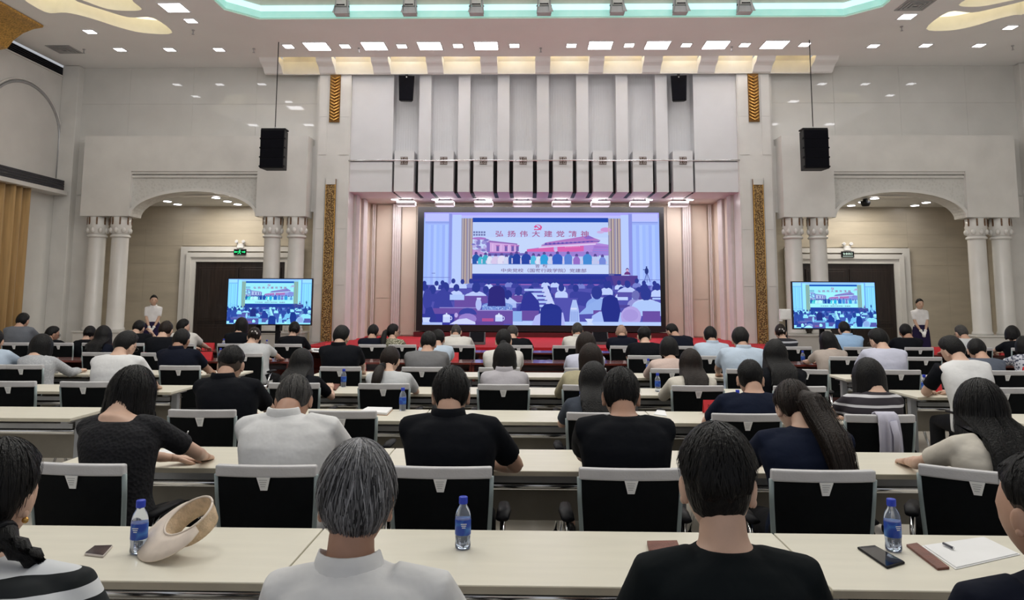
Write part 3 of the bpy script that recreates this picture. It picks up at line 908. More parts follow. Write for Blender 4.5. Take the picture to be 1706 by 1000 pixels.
# ---- moving stage lights on the edge of the ceiling recess
for i, px in enumerate((573, 685, 795, 906, 1026, 1129, 1234)):
    x = unproj(px, 28, Z=ZC)[0]
    t = thing('stage_spotlight', f'{ORD[i]} grey yoke spotlight on the recess edge, counted from the curtain side', 'light', (x, 14.0, ZC), group='yoke spotlights along the recess edge')
    side = -1 if px < 906 else 1
    Mesh().hexa([(-0.14, -0.10, -0.03), (0.14, -0.10, -0.03), (0.14, 0.10, -0.03), (-0.14, 0.10, -0.03)],
                [(-0.11, -0.09, 0.10), (0.11, -0.09, 0.10), (0.11, 0.09, 0.10), (-0.11, 0.09, 0.10)]).obj('yoke_base', M_LGREY, t, bevel=0.008)
    for q in (-1, 1):
        Mesh().hexa([(q * 0.13 - 0.015, -0.05, 0.0), (q * 0.13 + 0.015, -0.05, 0.0), (q * 0.13 + 0.015, 0.05, 0.0), (q * 0.13 - 0.015, 0.05, 0.0)],
                    [(q * 0.115 - 0.015, -0.04, 0.26), (q * 0.115 + 0.015, -0.04, 0.26), (q * 0.115 + 0.015, 0.04, 0.26), (q * 0.115 - 0.015, 0.04, 0.26)]).obj('yoke_arm', M_LGREY, t)
        Mesh().cyl((q * 0.12, -0.03, 0.13), (q * 0.15, -0.03, 0.13), 0.016, n=8).obj('knob', M_BLK, t)
    h = Mesh().box(-0.095, 0.095, -0.12, 0.12, 0.12, 0.34).obj('lamp_head', M_WHITEP, t, bevel=0.015)
    Mesh().box(-0.06, 0.06, -0.128, -0.12, 0.125, 0.145).obj('vent', M_BLK, h)
    for q in (-1, 1):
        Mesh().cyl((q * 0.07, -0.13, 0.135), (q * 0.07, -0.12, 0.135), 0.013, n=8).obj('bolt', M_BLK, h)
    Mesh().hexa([(side * 0.11 - 0.01, -0.13, -0.02), (side * 0.17 + 0.01, -0.13, -0.02), (side * 0.17 + 0.01, -0.11, -0.02), (side * 0.11 - 0.01, -0.11, -0.02)],
                [(side * 0.10 - 0.01, -0.13, 0.14), (side * 0.11 + 0.01, -0.13, 0.14), (side * 0.11 + 0.01, -0.11, 0.14), (side * 0.10 - 0.01, -0.11, 0.14)]).obj('barn_door', M_LGREY, t)


# ---- the picture that the three displays show, painted as flat coloured shapes in pixels of the photograph
def picture():
    m = Mesh()
    lay = [0]
    rnd = random.Random(3)
    def poly(pts, c):
        lay[0] += 1
        y = -lay[0] * 0.00003
        P = [((min(max(x, 707), 1101) - 707) / 394.0, y, -(min(max(v, 354), 542) - 354) / 188.0) for x, v in pts]
        tr = tessellate_polygon([[Vector((p[0], p[2], 0)) for p in P]])
        fixed = []
        for t_ in tr:
            a, b, c_ = (P[i] for i in t_)
            cr = (b[0] - a[0]) * (c_[2] - a[2]) - (b[2] - a[2]) * (c_[0] - a[0])
            fixed.append(tuple(t_) if cr > 0 else tuple(reversed(t_)))
        m.add(P, fixed, lin(c))
    def rect(x0, y0, x1, y1, c):
        poly([(x0, y0), (x1, y0), (x1, y1), (x0, y1)], c)
    def ell(x, y, rx, ry, c, a0=0, a1=360, n=14):
        poly([(x + rx * math.cos(math.radians(a)), y + ry * math.sin(math.radians(a))) for a in np.linspace(a0, a1, n, endpoint=(a1 - a0) < 360)], c)
    W = (164, 188, 255)
    rect(707, 354, 1101, 542, W)
    rect(707, 354, 1101, 363, (172, 168, 250)); rect(760, 359, 1046, 363, (190, 190, 255))
    # panelled walls either side
    for x0, x1 in ((709, 752), (1052, 1099)):
        rect(x0, 356, x1, 369, (190, 196, 255)); rect(x0, 370, x1, 371.2, (128, 140, 220)); rect(x0, 372.5, x1, 373.2, (140, 152, 228))
        for k in range(9):
            xa = x0 + (x1 - x0) * k / 9
            rect(xa, 375, xa + (x1 - x0) / 9, 486, [(160, 188, 255), (168, 194, 255), (156, 180, 252), (174, 200, 255)][k % 4])
    rect(749, 356, 754, 478, (140, 150, 228)); rect(1050, 356, 1056, 478, (140, 148, 230))
    rect(755, 358, 770, 478, (186, 206, 255)); rect(1037, 358, 1050, 478, (186, 206, 255))
    rect(707, 463, 752, 464, (120, 134, 210)); rect(1064, 466, 1101, 467, (120, 134, 210)); rect(721, 456, 727, 457, (110, 120, 190))
    for x0, x1 in ((770, 789), (1016, 1037)):
        for k in range(10):
            xa = x0 + (x1 - x0) * k / 10
            rect(xa, 364, xa + (x1 - x0) / 10, 474 if x0 < 800 else 460, [(150, 148, 178), (186, 176, 178), (128, 118, 142), (196, 180, 168), (160, 140, 150)][k % 5])
    rect(789, 363, 1016, 370.5, (36, 74, 176))
    # slide
    rect(789, 370.5, 1016, 457, (196, 214, 252)); rect(789, 370.5, 1016, 396, (188, 208, 252))
    E1 = (216, 84, 150)
    def em(pts):
        poly([(898 + (x - 898) * 0.85, 379.5 + (y - 381) * 0.85) for x, y in pts], E1)
    arc_o = [(898 + 8.6 * math.cos(math.radians(a)), 380.5 + 5.6 * math.sin(math.radians(a))) for a in range(-120, 131, 10)]
    arc_i = [(896.2 + 7.0 * math.cos(math.radians(a)), 380.0 + 4.2 * math.sin(math.radians(a))) for a in range(130, -121, -10)]
    em(arc_o + arc_i)
    em([(890.5, 384.6), (893, 383.2), (894.6, 384.8), (892, 386.4)])
    em([(893.5, 377.6), (895.3, 376.6), (905.5, 385.2), (903.8, 386.4)])
    em([(890.2, 379.6), (894.0, 376.2), (897.6, 378.2), (893.6, 381.8)])
    ell(1012, 383, 9, 4, (206, 150, 214)); ell(1003, 387, 6, 2.4, (202, 176, 228)); rect(1016, 376, 1017, 392, (196, 180, 170))
    for r in range(2):
        for k in range(5):
            rect(790 + k * 4.3, 386 + r * 4.4, 793.2 + k * 4.3, 389 + r * 4.4, (108, 116, 170))
    for k in range(34):     # tree mass
        ell(790 + rnd.random() * 28, 400 + rnd.random() * 19, 2 + rnd.random() * 2.4, 1.5 + rnd.random() * 1.6, rnd.choice([(150, 146, 214), (126, 120, 196), (184, 178, 232), (170, 150, 214)]))
    ell(800, 398, 12, 2.2, (170, 120, 200))
    poly([(789, 416), (800, 419), (815, 424), (815, 428), (789, 428)], (190, 150, 214))
    poly([(814, 405), (818, 401.5), (864, 406.5), (864, 408.5)], (150, 110, 186))
    poly([(817, 404.5), (864, 408.5), (865, 421), (818, 422)], (208, 168, 226))
    poly([(812, 404), (818, 405), (818, 421), (813, 421)], (130, 112, 196))
    for x in (829, 843, 854, 862):
        rect(x, 411, x + 4.5, 419.5, (116, 96, 176)); rect(x - 0.8, 409, x + 5.4, 411, (176, 110, 190))
    rect(822, 407, 823.5, 420, (224, 190, 240)); rect(836, 408, 837.5, 420, (224, 190, 240)); rect(849, 409, 850.5, 420, (224, 190, 240))
    rect(815, 420.5, 868, 422.5, (176, 120, 196))
    poly([(880, 416), (900, 413), (1000, 405.5), (1016, 408), (1016, 440), (880, 424)], (176, 140, 222))
    poly([(903, 409), (912, 404.5), (936, 400.5), (983, 392.5), (993, 397), (1003, 400.5), (985, 401.5), (940, 404), (910, 406.5)], (178, 120, 196))
    poly([(983, 392.5), (993, 397.5), (980, 399), (975, 396)], (140, 108, 200))
    poly([(904, 409), (915, 406), (985, 401.5), (1003, 401), (1000, 404), (915, 411)], (132, 96, 184))
    for k in range(12):
        xa = 910 + k * 7
        rect(xa, 405.5 - k * 0.35, xa + 3.4, 409.5 - k * 0.35, (104, 80, 180))
    poly([(904, 409.5), (998, 403.5), (998, 405.5), (904, 411.5)], (200, 150, 214))
    poly([(900, 412.5), (995, 406), (995, 408), (900, 414.5)], (224, 200, 244))
    poly([(880, 416), (930, 411.8), (975, 410), (975, 419), (900, 424), (880, 421)], (214, 100, 178))
    for k in range(10):
        rect(944 + k * 2.6, 411.5 - k * 0.12, 945.2 + k * 2.6, 412.7 - k * 0.12, (240, 190, 224))
    rect(925, 412, 931, 418, (190, 180, 236)); ell(928.5, 418, 2.6, 3, (200, 190, 240))
    for k in range(16):
        y = 409 + k * 1.9
        poly([(985 + rnd.random() * 10, y), (1016, y + 1), (1016, y + 2.2), (990, y + 1.6)], rnd.choice([(146, 110, 206), (126, 100, 206), (168, 120, 206), (140, 130, 220)]))
    rect(789, 426, 1016, 441, (186, 206, 248)); rect(815, 422.5, 880, 427, (112, 104, 186))
    rect(880, 420, 1000, 428, (156, 130, 214))
    people_ = [(795, 433, 6.5, (44, 88, 170)), (803, 437, 5, (70, 190, 214)), (811, 434, 5.5, (70, 170, 200)), (818, 436, 5, (222, 226, 246)), (828, 436, 7, (216, 200, 236)), (838, 435, 7, (226, 222, 246)),
               (846, 437, 5, (210, 216, 244)), (854, 434, 5, (50, 84, 168)), (863, 432, 7, (40, 66, 160)), (879, 432, 8.5, (44, 72, 166)), (891, 435, 5, (86, 186, 226)), (900, 436, 5, (216, 230, 250)),
               (909, 433, 7, (52, 160, 222)), (920, 436, 4, (200, 210, 240)), (931, 432, 9, (56, 96, 196)), (949, 432, 7, (90, 130, 214)), (963, 436, 6, (150, 110, 200)), (981, 432, 8, (70, 140, 214)), (994, 436, 4, (190, 200, 240)), (1006, 437, 6, (120, 140, 220))]
    for x, y, r, c in people_:
        ell(x, y - 9.5, 2.6, 3.2, (90, 76, 150)); ell(x, y, r, 8.5, c); rect(x - r * 0.9, y, x + r * 0.9, 441, c)
        rect(x - r - 1.6, y - 1, x - r + 0.4, 440, (206, 200, 236)); rect(x + r - 0.6, y - 1, x + r + 1.2, 440, (196, 190, 232))
    rect(789, 441, 1016, 457, (200, 216, 252)); rect(789, 441, 1016, 441.8, (150, 180, 230))
    # dark stage, lectern, speaker, tripod
    rect(789, 457, 1037, 476, (44, 56, 152)); rect(789, 457, 1016, 460, (52, 66, 164)); rect(789, 466, 1010, 470, (54, 58, 150))
    rect(789, 474, 1066, 481, (150, 104, 190)); rect(789, 475, 870, 480, (70, 56, 130))
    poly([(1010, 462), (1020, 459.5), (1064, 459.5), (1064, 481), (1026, 480)], (84, 66, 146)); poly([(1010, 462), (1020, 459.5), (1026, 480), (1016, 476)], (64, 60, 150))
    rect(1016, 456.5, 1025, 459.5, (96, 100, 160)); rect(1038, 457, 1044, 459.5, (190, 196, 240))
    ell(1047, 450, 2.6, 3.2, (90, 80, 150)); ell(1047, 451, 2.0, 2.6, (206, 170, 206)); ell(1047, 458, 5.2, 5.2, (110, 60, 130), 180, 360)
    ell(1079, 452, 3.2, 5.5, (44, 60, 130)); rect(1077.8, 444, 1080, 449, (44, 60, 130)); rect(1073, 449, 1078, 450.2, (44, 60, 130))
    poly([(1078, 456), (1079, 456), (1075.5, 470), (1074.5, 470)], (60, 70, 150)); poly([(1079.5, 456), (1080.5, 456), (1085, 470), (1084, 470)], (60, 70, 150)); rect(1079, 456, 1079.8, 471, (60, 70, 150))
    # the filmed audience
    rect(707, 476, 1101, 542, (84, 84, 176))
    HD, HB, TB, CH, WH = (48, 60, 148), (62, 68, 160), (176, 200, 252), (106, 80, 164), (190, 208, 254)
    def sitter(x, y, r, body=WH, hair=HD, w=2.1, long=False):
        ell(x, y + r * 2.4, r * w, r * 1.5, body, 180, 360); rect(x - r * w, y + r * 2.35, x + r * w, y + r * 3.3, body)
        ell(x, y, r, r * 1.25, hair)
        if long:
            poly([(x - r, y), (x + r, y), (x + r * 1.1, y + r * 2.6), (x - r * 1.1, y + r * 2.6)], hair)
    for k in range(26):
        x = 712 + k * 15.2 + rnd.uniform(-3, 3)
        if 868 < x < 892:
            continue
        sitter(x, 471 + rnd.uniform(-3, 3), 3.4, rnd.choice([WH, HB, HB, (120, 130, 210)]))
    for k in range(16):
        x = 715 + k * 25 + rnd.uniform(-4, 4)
        rect(x - 11, 490, x + 11, 496, CH)
        sitter(x, 482 + rnd.uniform(-2, 3), 5, rnd.choice([WH, HB, (150, 160, 230), HB]))
    for k in range(9):      # white tables down the middle with tied covers
        y = 482 + k * 6.6
        rect(876 - k * 0.4, y, 916 + k * 1.5, y + 3.6, TB)
        poly([(909 + k * 2.4, y - 6), (914 + k * 2.6, y - 6), (917 + k * 2.8, y + 5), (905 + k * 2.2, y + 5)], (196, 208, 250))
    for x in (730, 752, 1000, 1066, 1090):
        rect(x - 12, 496, x + 12, 499, TB)
    sitter(723, 484, 6, HB); sitter(744, 480, 7, HB); sitter(796, 480, 7, WH, HD, 2.4); rect(776, 494, 815, 506, CH); ell(795, 494, 18, 5.5, (186, 202, 250), 180, 360)
    sitter(866, 486, 6, WH); rect(850, 493, 878, 505, CH)
    poly([(724, 516), (730, 490), (742, 480), (750, 492), (758, 514)], HB); rect(760, 500, 796, 514, CH); rect(752, 492, 776, 501, TB)
    rect(735, 513, 800, 514.4, (150, 140, 210)); rect(724, 514.6, 800, 541, CH)
    sitter(849, 492, 6.5, (170, 190, 245), (44, 54, 140)); poly([(845, 506), (852, 496), (862, 503), (865, 506)], (180, 200, 250))
    # woman in a speckled blouse
    ell(831, 512, 26, 8, (120, 150, 220), 180, 360); rect(806, 511, 856, 517, (120, 150, 220))
    for k in range(70):
        ell(807 + rnd.random() * 48, 508.5 + rnd.random() * 8, 0.9, 0.6, rnd.choice([(60, 80, 170), (190, 214, 252)]), n=6)
    poly([(815, 511), (817, 488), (824, 478), (836, 477), (843, 486), (845, 511)], (48, 44, 124)); ell(830, 487, 13.5, 10, (48, 44, 124))
    ell(800, 508, 5, 10, (178, 190, 246)); rect(797, 497, 804, 500, (200, 208, 250))
    rect(798, 518, 857, 540, CH); rect(798, 517.2, 857, 518.6, (160, 150, 216))
    sitter(881, 497, 8, HB, HD, 2.2, True); poly([(866, 530), (872, 500), (886, 487), (900, 503), (904, 530)], (50, 56, 150))
    # right half
    sitter(1012, 475, 5, WH); sitter(1047, 474, 5, WH, HD, 2.6); ell(1045, 488, 15, 8, (186, 200, 250), 180, 360); rect(1030, 487, 1060, 495, (90, 84, 170))
    sitter(1075, 480, 6, (80, 70, 150)); sitter(1096, 478, 5, WH)
    poly([(962, 508), (968, 486), (985, 488), (990, 504), (984, 512)], HB); sitter(996, 488, 9, (140, 170, 236), HD, 2.0)
    poly([(965, 524), (985, 506), (1003, 497), (1005, 522)], (146, 176, 238)); rect(990, 517, 1012, 532, CH)
    sitter(1060, 492, 6.5, (150, 150, 216), (110, 112, 184)); sitter(1077, 490, 9, WH, HD, 2.6); ell(1080, 514, 28, 14, (176, 202, 252), 180, 360); rect(1052, 513, 1101, 526, (176, 202, 252))
    rect(1071, 518, 1100, 540, CH); rect(1020, 508, 1050, 513, (80, 72, 156))
    poly([(985, 542), (988, 526), (1000, 519), (1034, 519), (1044, 528), (1046, 542)], (166, 190, 248))
    poly([(1003, 516), (1006, 497), (1018, 491), (1030, 497), (1035, 518), (1030, 540), (1008, 540)], (40, 50, 138))
    ell(1052, 527, 17, 17, (178, 164, 230)); ell(1052, 543, 20, 7, (150, 180, 240), 180, 360); ell(1051, 525, 13, 10, (168, 152, 222))
    poly([(950, 541), (952, 515), (956, 500), (962, 500), (966, 516), (968, 541)], (172, 194, 246)); rect(953, 513, 963, 516, (210, 220, 252))
    for k in range(5):
        rect(953 + k * 2.6, 519, 954.2 + k * 2.6, 540, (136, 160, 226))
    poly([(888, 541), (893, 528), (905, 521), (940, 521), (944, 541)], (178, 184, 246)); poly([(902, 540), (903, 516), (909, 508), (921, 506), (932, 510), (938, 522), (937, 540)], (44, 56, 146)); ell(920, 517, 17, 10, (40, 52, 142))
    rect(870, 518, 900, 534, CH); rect(857, 519, 872, 536, (140, 176, 236)); rect(857, 536, 1101, 542, (182, 206, 254)); poly([(888, 542), (894, 527), (905, 521), (940, 521), (943, 542)], (178, 184, 246)); poly([(902, 542), (903, 516), (938, 516), (937, 542)], (42, 54, 144))
    poly([(976, 531), (990, 531), (987, 537), (991, 541), (979, 541), (981, 537)], (204, 220, 254))
    # front row: bowed man, tea cups, red card
    rect(707, 524, 760, 542, (56, 58, 156)); ell(715, 500, 8, 18, HB); poly([(709, 542), (712, 515), (722, 512), (730, 530), (728, 542)], (52, 60, 150))
    ell(782, 525, 15, 11, HB, 180, 360); ell(782, 532, 15, 9, (150, 128, 206)); poly([(752, 541), (766, 533), (780, 531), (794, 537), (798, 541)], (206, 214, 252)); ell(763, 526, 3, 4, (186, 170, 230))
    for x in (747, 834):
        rect(x - 6, 527, x + 6, 538, (196, 212, 252)); ell(x, 527, 6.2, 2.4, (214, 226, 255)); ell(x, 523.6, 1.3, 1.3, (214, 226, 255)); ell(x + 7.4, 531, 2.2, 3.4, (196, 212, 252)); ell(x + 7.2, 531, 1.2, 2.2, CH)
    rect(806, 531, 825, 536, (176, 84, 150)); rect(795, 536, 842, 542, (98, 74, 156)); poly([(707, 530), (720, 530), (718, 536), (722, 540), (708, 540)], (200, 214, 254)); rect(707, 538, 740, 542, (176, 196, 250))
    return m


PIC = picture().data('picture')
M_TXT = mat('slide_lettering', (0.02, 0.01, 0.02), 0.6, emit=lin((150, 66, 130)), estr=1.1)
M_TXT2 = mat('slide_lettering_small', (0.02, 0.01, 0.02), 0.6, emit=lin((120, 84, 150)), estr=0.8)


def display(root, x0, z1, w, h, y, material, text):
    d = share('picture', PIC.copy() if text is None else PIC, root, (x0, y, z1), (0, 0, 0), (w, 1, h))
    d.data.materials.clear() if text is None else None
    if not d.data.materials:
        d.data.materials.append(material)
    d.material_slots[0].link = 'OBJECT'
    d.material_slots[0].material = material
    def at(px, py):
        return (x0 + (px - 707) / 394.0 * w, y - 0.024, z1 - (py - 354) / 188.0 * h)
    k = w / 394.0
    for i, ch in enumerate('弘扬伟大建党精神'):
        face_text(ch, 11.0 * k, d.parent, at(834 + i * 20.4, 391), M_TXT, 1.3, 0.15 * k)
    face_text('曾  毅', 6.2 * k, d.parent, at(904, 444.6), M_TXT2, 1.3, 0.03 * k)
    face_text('中央党校（国家行政学院）党建部', 6.8 * k, d.parent, at(908, 452), M_TXT2, 1.4, 0.05 * k)
    return d


# ---- the great LED wall on stage
pa, pb = unproj(707, 354, Y=19.42), unproj(1101, 543, Y=19.42)
cx, w, h = (pa[0] + pb[0]) / 2, pb[0] - pa[0], pa[2] - pb[2]
t = thing('led_wall', 'huge bright LED screen on the stage showing a filmed lecture hall', 'screen', (cx, 19.42, 0))
z0, z1 = pb[2], pa[2]
M_BEZ = mat('black_bezel', (0.004, 0.004, 0.006), 0.4)
for nm, (x0, x1, y0, y1) in (('bezel', (-w / 2 - 0.16, w / 2 + 0.12, z1, z1 + 0.14)), ('bezel', (-w / 2 - 0.16, w / 2 + 0.12, z0 - 0.16, z0)), ('bezel', (-w / 2 - 0.16, -w / 2, z0, z1)), ('bezel', (w / 2, w / 2 + 0.12, z0, z1))):
    Mesh().box(x0, x1, -0.06, 0.18, y0, y1).obj(nm, M_BEZ, t)
Mesh().box(-w / 2, w / 2, 0.005, 0.18, z0, z1).obj('back_panel', M_BEZ, t)
display(t, -w / 2, z1, w, h, -0.004, mat_attr_emit('led_picture', 1.15), 'main')

# ---- two televisions on black stands
M_TVP = mat_attr_emit('television_picture', 1.25, (0.62, 1.28, 1.05))
for i, (xa, ya, xb, yb, lab) in enumerate(((380, 463.5, 519, 542.5, 'large television on a black stand in front of the curtain-side columns'), (1318, 469, 1462, 549.5, 'large television on a black stand beside the white signal box'))):
    Y = 15.4
    pa, pb = unproj(xa, ya, Y=Y), unproj(xb, yb, Y=Y)
    w, h = pb[0] - pa[0], pa[2] - pb[2]
    t = thing('television', lab, 'television', ((pa[0] + pb[0]) / 2, Y, 0), group='televisions on stands')
    z0, z1 = pb[2], pa[2]
    e = 0.018
    fr = Mesh()
    fr.box(-w / 2, w / 2, -0.034, 0.05, z1 - e, z1).box(-w / 2, w / 2, -0.034, 0.05, z0, z0 + e * 1.4).box(-w / 2, -w / 2 + e, -0.02, 0.05, z0 + e, z1 - e).box(w / 2 - e, w / 2, -0.02, 0.05, z0 + e, z1 - e)
    fr.obj('bezel', M_BEZ, t)
    Mesh().box(-w / 2 + 0.01, w / 2 - 0.01, 0.005, 0.06, z0 + 0.01, z1 - 0.01).obj('back_panel', M_BEZ, t)
    display(t, -w / 2 + e, z1 - e, w - 2 * e, h - 2.4 * e, -0.004, M_TVP, 'tv')
    for q in (-0.28, 0.12):
        Mesh().box(q, q + 0.09, 0.06, 0.12, 0.08, z0 + 0.5).obj('post', M_BLK, t)
    Mesh().box(-0.3, 0.23, 0.05, 0.09, z0 - 0.16, z0 - 0.12).obj('cross_bar', M_BLK, t)
    Mesh().box(-0.3, 0.23, 0.0, 0.2, 0.45, 0.48).obj('equipment_shelf', M_BLK, t)
    for q in (-0.4, 0.3):
        Mesh().box(q, q + 0.1, -0.35, 0.45, 0.04, 0.09).obj('foot', M_BLK, t)
        for y in (-0.3, 0.4):
            Mesh().cyl((q + 0.02, y, 0.035), (q + 0.08, y, 0.035), 0.035, n=12).obj('caster', M_BLK, t)

# ---- white signal box on a thin stand
p0, p1 = unproj(1300, 515, Y=15.2), unproj(1318, 533, Y=15.2)
xm = (p0[0] + p1[0]) / 2
t = thing('signal_box', 'white box on a thin black stand beside the television', 'equipment', (xm, 15.2, 0))
Mesh().box(-0.11, 0.11, 0, 0.08, p1[2], p0[2]).obj('box_body', M_WHITEP, t, bevel=0.015)
Mesh().box(-0.09, 0.09, -0.006, 0, p1[2] + 0.02, p0[2] - 0.02).obj('lid', M_WHITEP, t, bevel=0.003)
Mesh().box(-0.12, -0.06, 0.02, 0.06, p1[2] - 0.03, p1[2]).obj('connector', M_WHITEP, t)
Mesh().cyl((0.02, 0.05, 0.02), (0.02, 0.05, p1[2]), 0.018, n=10).obj('pole', M_BLK, t)
Mesh().lathe([(0.2, 0), (0.2, 0.015), (0.03, 0.03)], (0.02, 0.05), 20).obj('base_plate', M_BLK, t)

# ---- exit signs and twin emergency lamps over the doors
for i, (px, py, lab) in enumerate(((400, 420, 'lit green exit sign above the dark door on the curtain side'), (1412, 424, 'black exit sign with pale characters above the dark door behind the signal box'))):
    p = unproj(px, py, Y=19.35)
    t = thing('exit_sign', lab, 'sign', (p[0], 19.35, p[2]))
    Mesh().box(-0.16, 0.16, -0.02, 0.02, -0.075, 0.075).obj('sign_case', M_BLK, t, bevel=0.004)
    Mesh().box(-0.02, 0.02, 0.02, 0.10, -0.02, 0.02).obj('bracket', M_METAL, t)
    if i == 0:
        G = mat('exit_green', (0.0, 0.3, 0.08), 0.5, emit=(0.02, 0.85, 0.25), estr=1.5)
        f = Mesh()
        f.ball((0.0, -0.024, 0.045), (0.012, 0.004, 0.014), 10, 6)
        f.tube([(-0.005, -0.024, 0.03), (-0.015, -0.024, -0.01)], 0.010, 6).tube([(-0.015, -0.024, -0.01), (0.02, -0.024, -0.03), (0.015, -0.024, -0.06)], 0.007, 6)
        f.tube([(-0.015, -0.024, -0.01), (-0.03, -0.024, -0.035), (-0.055, -0.024, -0.05)], 0.007, 6).tube([(-0.005, -0.024, 0.028), (0.03, -0.024, 0.01)], 0.006, 6).tube([(-0.005, -0.024, 0.028), (-0.04, -0.024, 0.01)], 0.006, 6)
        f.obj('running_figure', G, t)
        a = Mesh()
        for q in (-1, 1):
            a.box(*sorted((q * 0.06, q * 0.13)), -0.026, -0.02, -0.012, 0.012)
            a.prism([(q * 0.12, -0.03), (q * 0.12, 0.03), (q * 0.15, 0.0)], 1, -0.026, -0.02)
        a.obj('arrow', G, t)
    else:
        W_ = mat('exit_pale', (0.5, 0.6, 0.55), 0.5, emit=(0.55, 0.8, 0.7), estr=0.7)
        face_text('安全出口', 0.062, t, (0, -0.022, 0.012), W_, 1.0, 0.001)
        Mesh().box(-0.13, 0.13, -0.023, -0.02, -0.055, -0.045).obj('underline', W_, t)
    p = unproj(px, py - 11, Y=19.4)
    t = thing('emergency_lamp', ('white twin-head emergency lamp above the lit green exit sign', 'white twin-head emergency lamp above the pale-lettered exit sign')[i], 'light', (p[0], 19.4, p[2]))
    Mesh().box(-0.09, 0.09, 0, 0.09, -0.07, 0.05).obj('battery_case', M_WHITEP, t, bevel=0.008)
    for q in (-1, 1):
        h_ = Mesh().cyl((q * 0.09, -0.03, 0.10), (q * 0.10, 0.05, 0.08), 0.045, 0.03, 14).obj('lamp_head', M_WHITEP, t, True)
        Mesh().cyl((q * 0.089, -0.035, 0.101), (q * 0.09, -0.03, 0.10), 0.038, n=14).obj('lens', M_LGREY, h_)
        Mesh().cyl((q * 0.07, 0.03, 0.03), (q * 0.095, 0.03, 0.08), 0.01, n=8).obj('stem', M_WHITEP, t)
# ---- small dark wall fittings beside the outer columns
for px, py, lab in ((140, 486, 'small dark wall switch beside the outer column, curtain side'), (1691, 494, 'small dark wall switch beside the outermost column, signal box side')):
    p = unproj(px, py, Y=16.82 if px < 800 else 16.82)
    s_ = -1 if px < 800 else 1
    t = thing('wall_switch', lab, 'switch', (s_ * 10.72, YW, p[2]))
    Mesh().box(-0.04, 0.04, -0.015, 0, -0.10, 0.10).obj('plate', M_BROWN, t, bevel=0.004)
    Mesh().box(-0.02, 0.02, -0.022, -0.015, -0.05, 0.05).obj('rocker', M_BLK, t)
# ---- grey monitors on the stage edge
for i, px in enumerate((795, 1000)):
    p = unproj(px, 574, Z=0.62)
    t = thing('stage_monitor', ('grey wedge monitor on the red stage behind the cream polo shirt', 'grey wedge monitor on the red stage behind the lavender tee')[i], 'speaker', (p[0], p[1], 0.62))
    Mesh().prism([(-0.14, 0), (0.16, 0), (0.16, 0.22), (0.06, 0.26), (-0.14, 0.06)], 0, -0.17, 0.17).obj('wedge_body', mat('monitor_grey', (0.12, 0.12, 0.125), 0.6), t, bevel=0.006)
    Mesh().hexa([(-0.15, -0.145, 0.065), (0.15, -0.145, 0.065), (0.15, 0.045, 0.255), (-0.15, 0.045, 0.255)], [(-0.15, -0.155, 0.075), (0.15, -0.155, 0.075), (0.15, 0.035, 0.265), (-0.15, 0.035, 0.265)]).obj('grille', M_BLKM, t)
# ================================================================== DESKS AND CHAIRS
M_TOP = mat('cream_laminate', (0.70, 0.665, 0.56), 0.38, var=0.02, scale=3.0, stretch=(1, 6, 1))
M_EDGE = mat('cream_edge_band', (0.56, 0.52, 0.41), 0.5)
M_LEG = mat('grey_powder_coat', (0.36, 0.37, 0.39), 0.4, 0.3)
M_TRAY = mat('perforated_tray', (0.06, 0.06, 0.065), 0.35, 0.6, var=0.2, scale=120)
M_WOOD = mat('red_brown_veneer', (0.13, 0.025, 0.018), 0.18, var=0.25, scale=2.0, stretch=(1, 8, 8), coat=0.4)
M_CHBLK = mat('black_mesh_fabric', (0.004, 0.005, 0.006), 0.8, spec=0.15, var=0.15, bump=0.25, bscale=400)
M_BAND = mat('grey_fabric_band', (0.58, 0.57, 0.58), 0.8, var=0.05, bump=0.1, bscale=120)
M_FRAMEC = mat('grey_green_frame', (0.30, 0.36, 0.36), 0.4, 0.2)
M_TAGW = mat('white_tag', (0.92, 0.92, 0.90), 0.7)
M_TAUPE = mat('taupe_panel', (0.27, 0.245, 0.20), 0.6)
M_INK = mat('printed_ink', (0.05, 0.05, 0.05), 0.8)

# near edge distance of each row's desks, depth, and how far the sitters' hips are behind that edge
ROWS = {1: 2.33, 2: 3.83, 3: 5.33, 4: 6.83, 5: 8.33, 6: 10.15, 7: 12.1}
HIP = {1: 0.56, 2: 0.40, 3: 0.38, 4: 0.38, 5: 0.38, 6: 0.42, 7: 0.42}
DEPTH, DW = 0.54, 1.66
DESKS = []


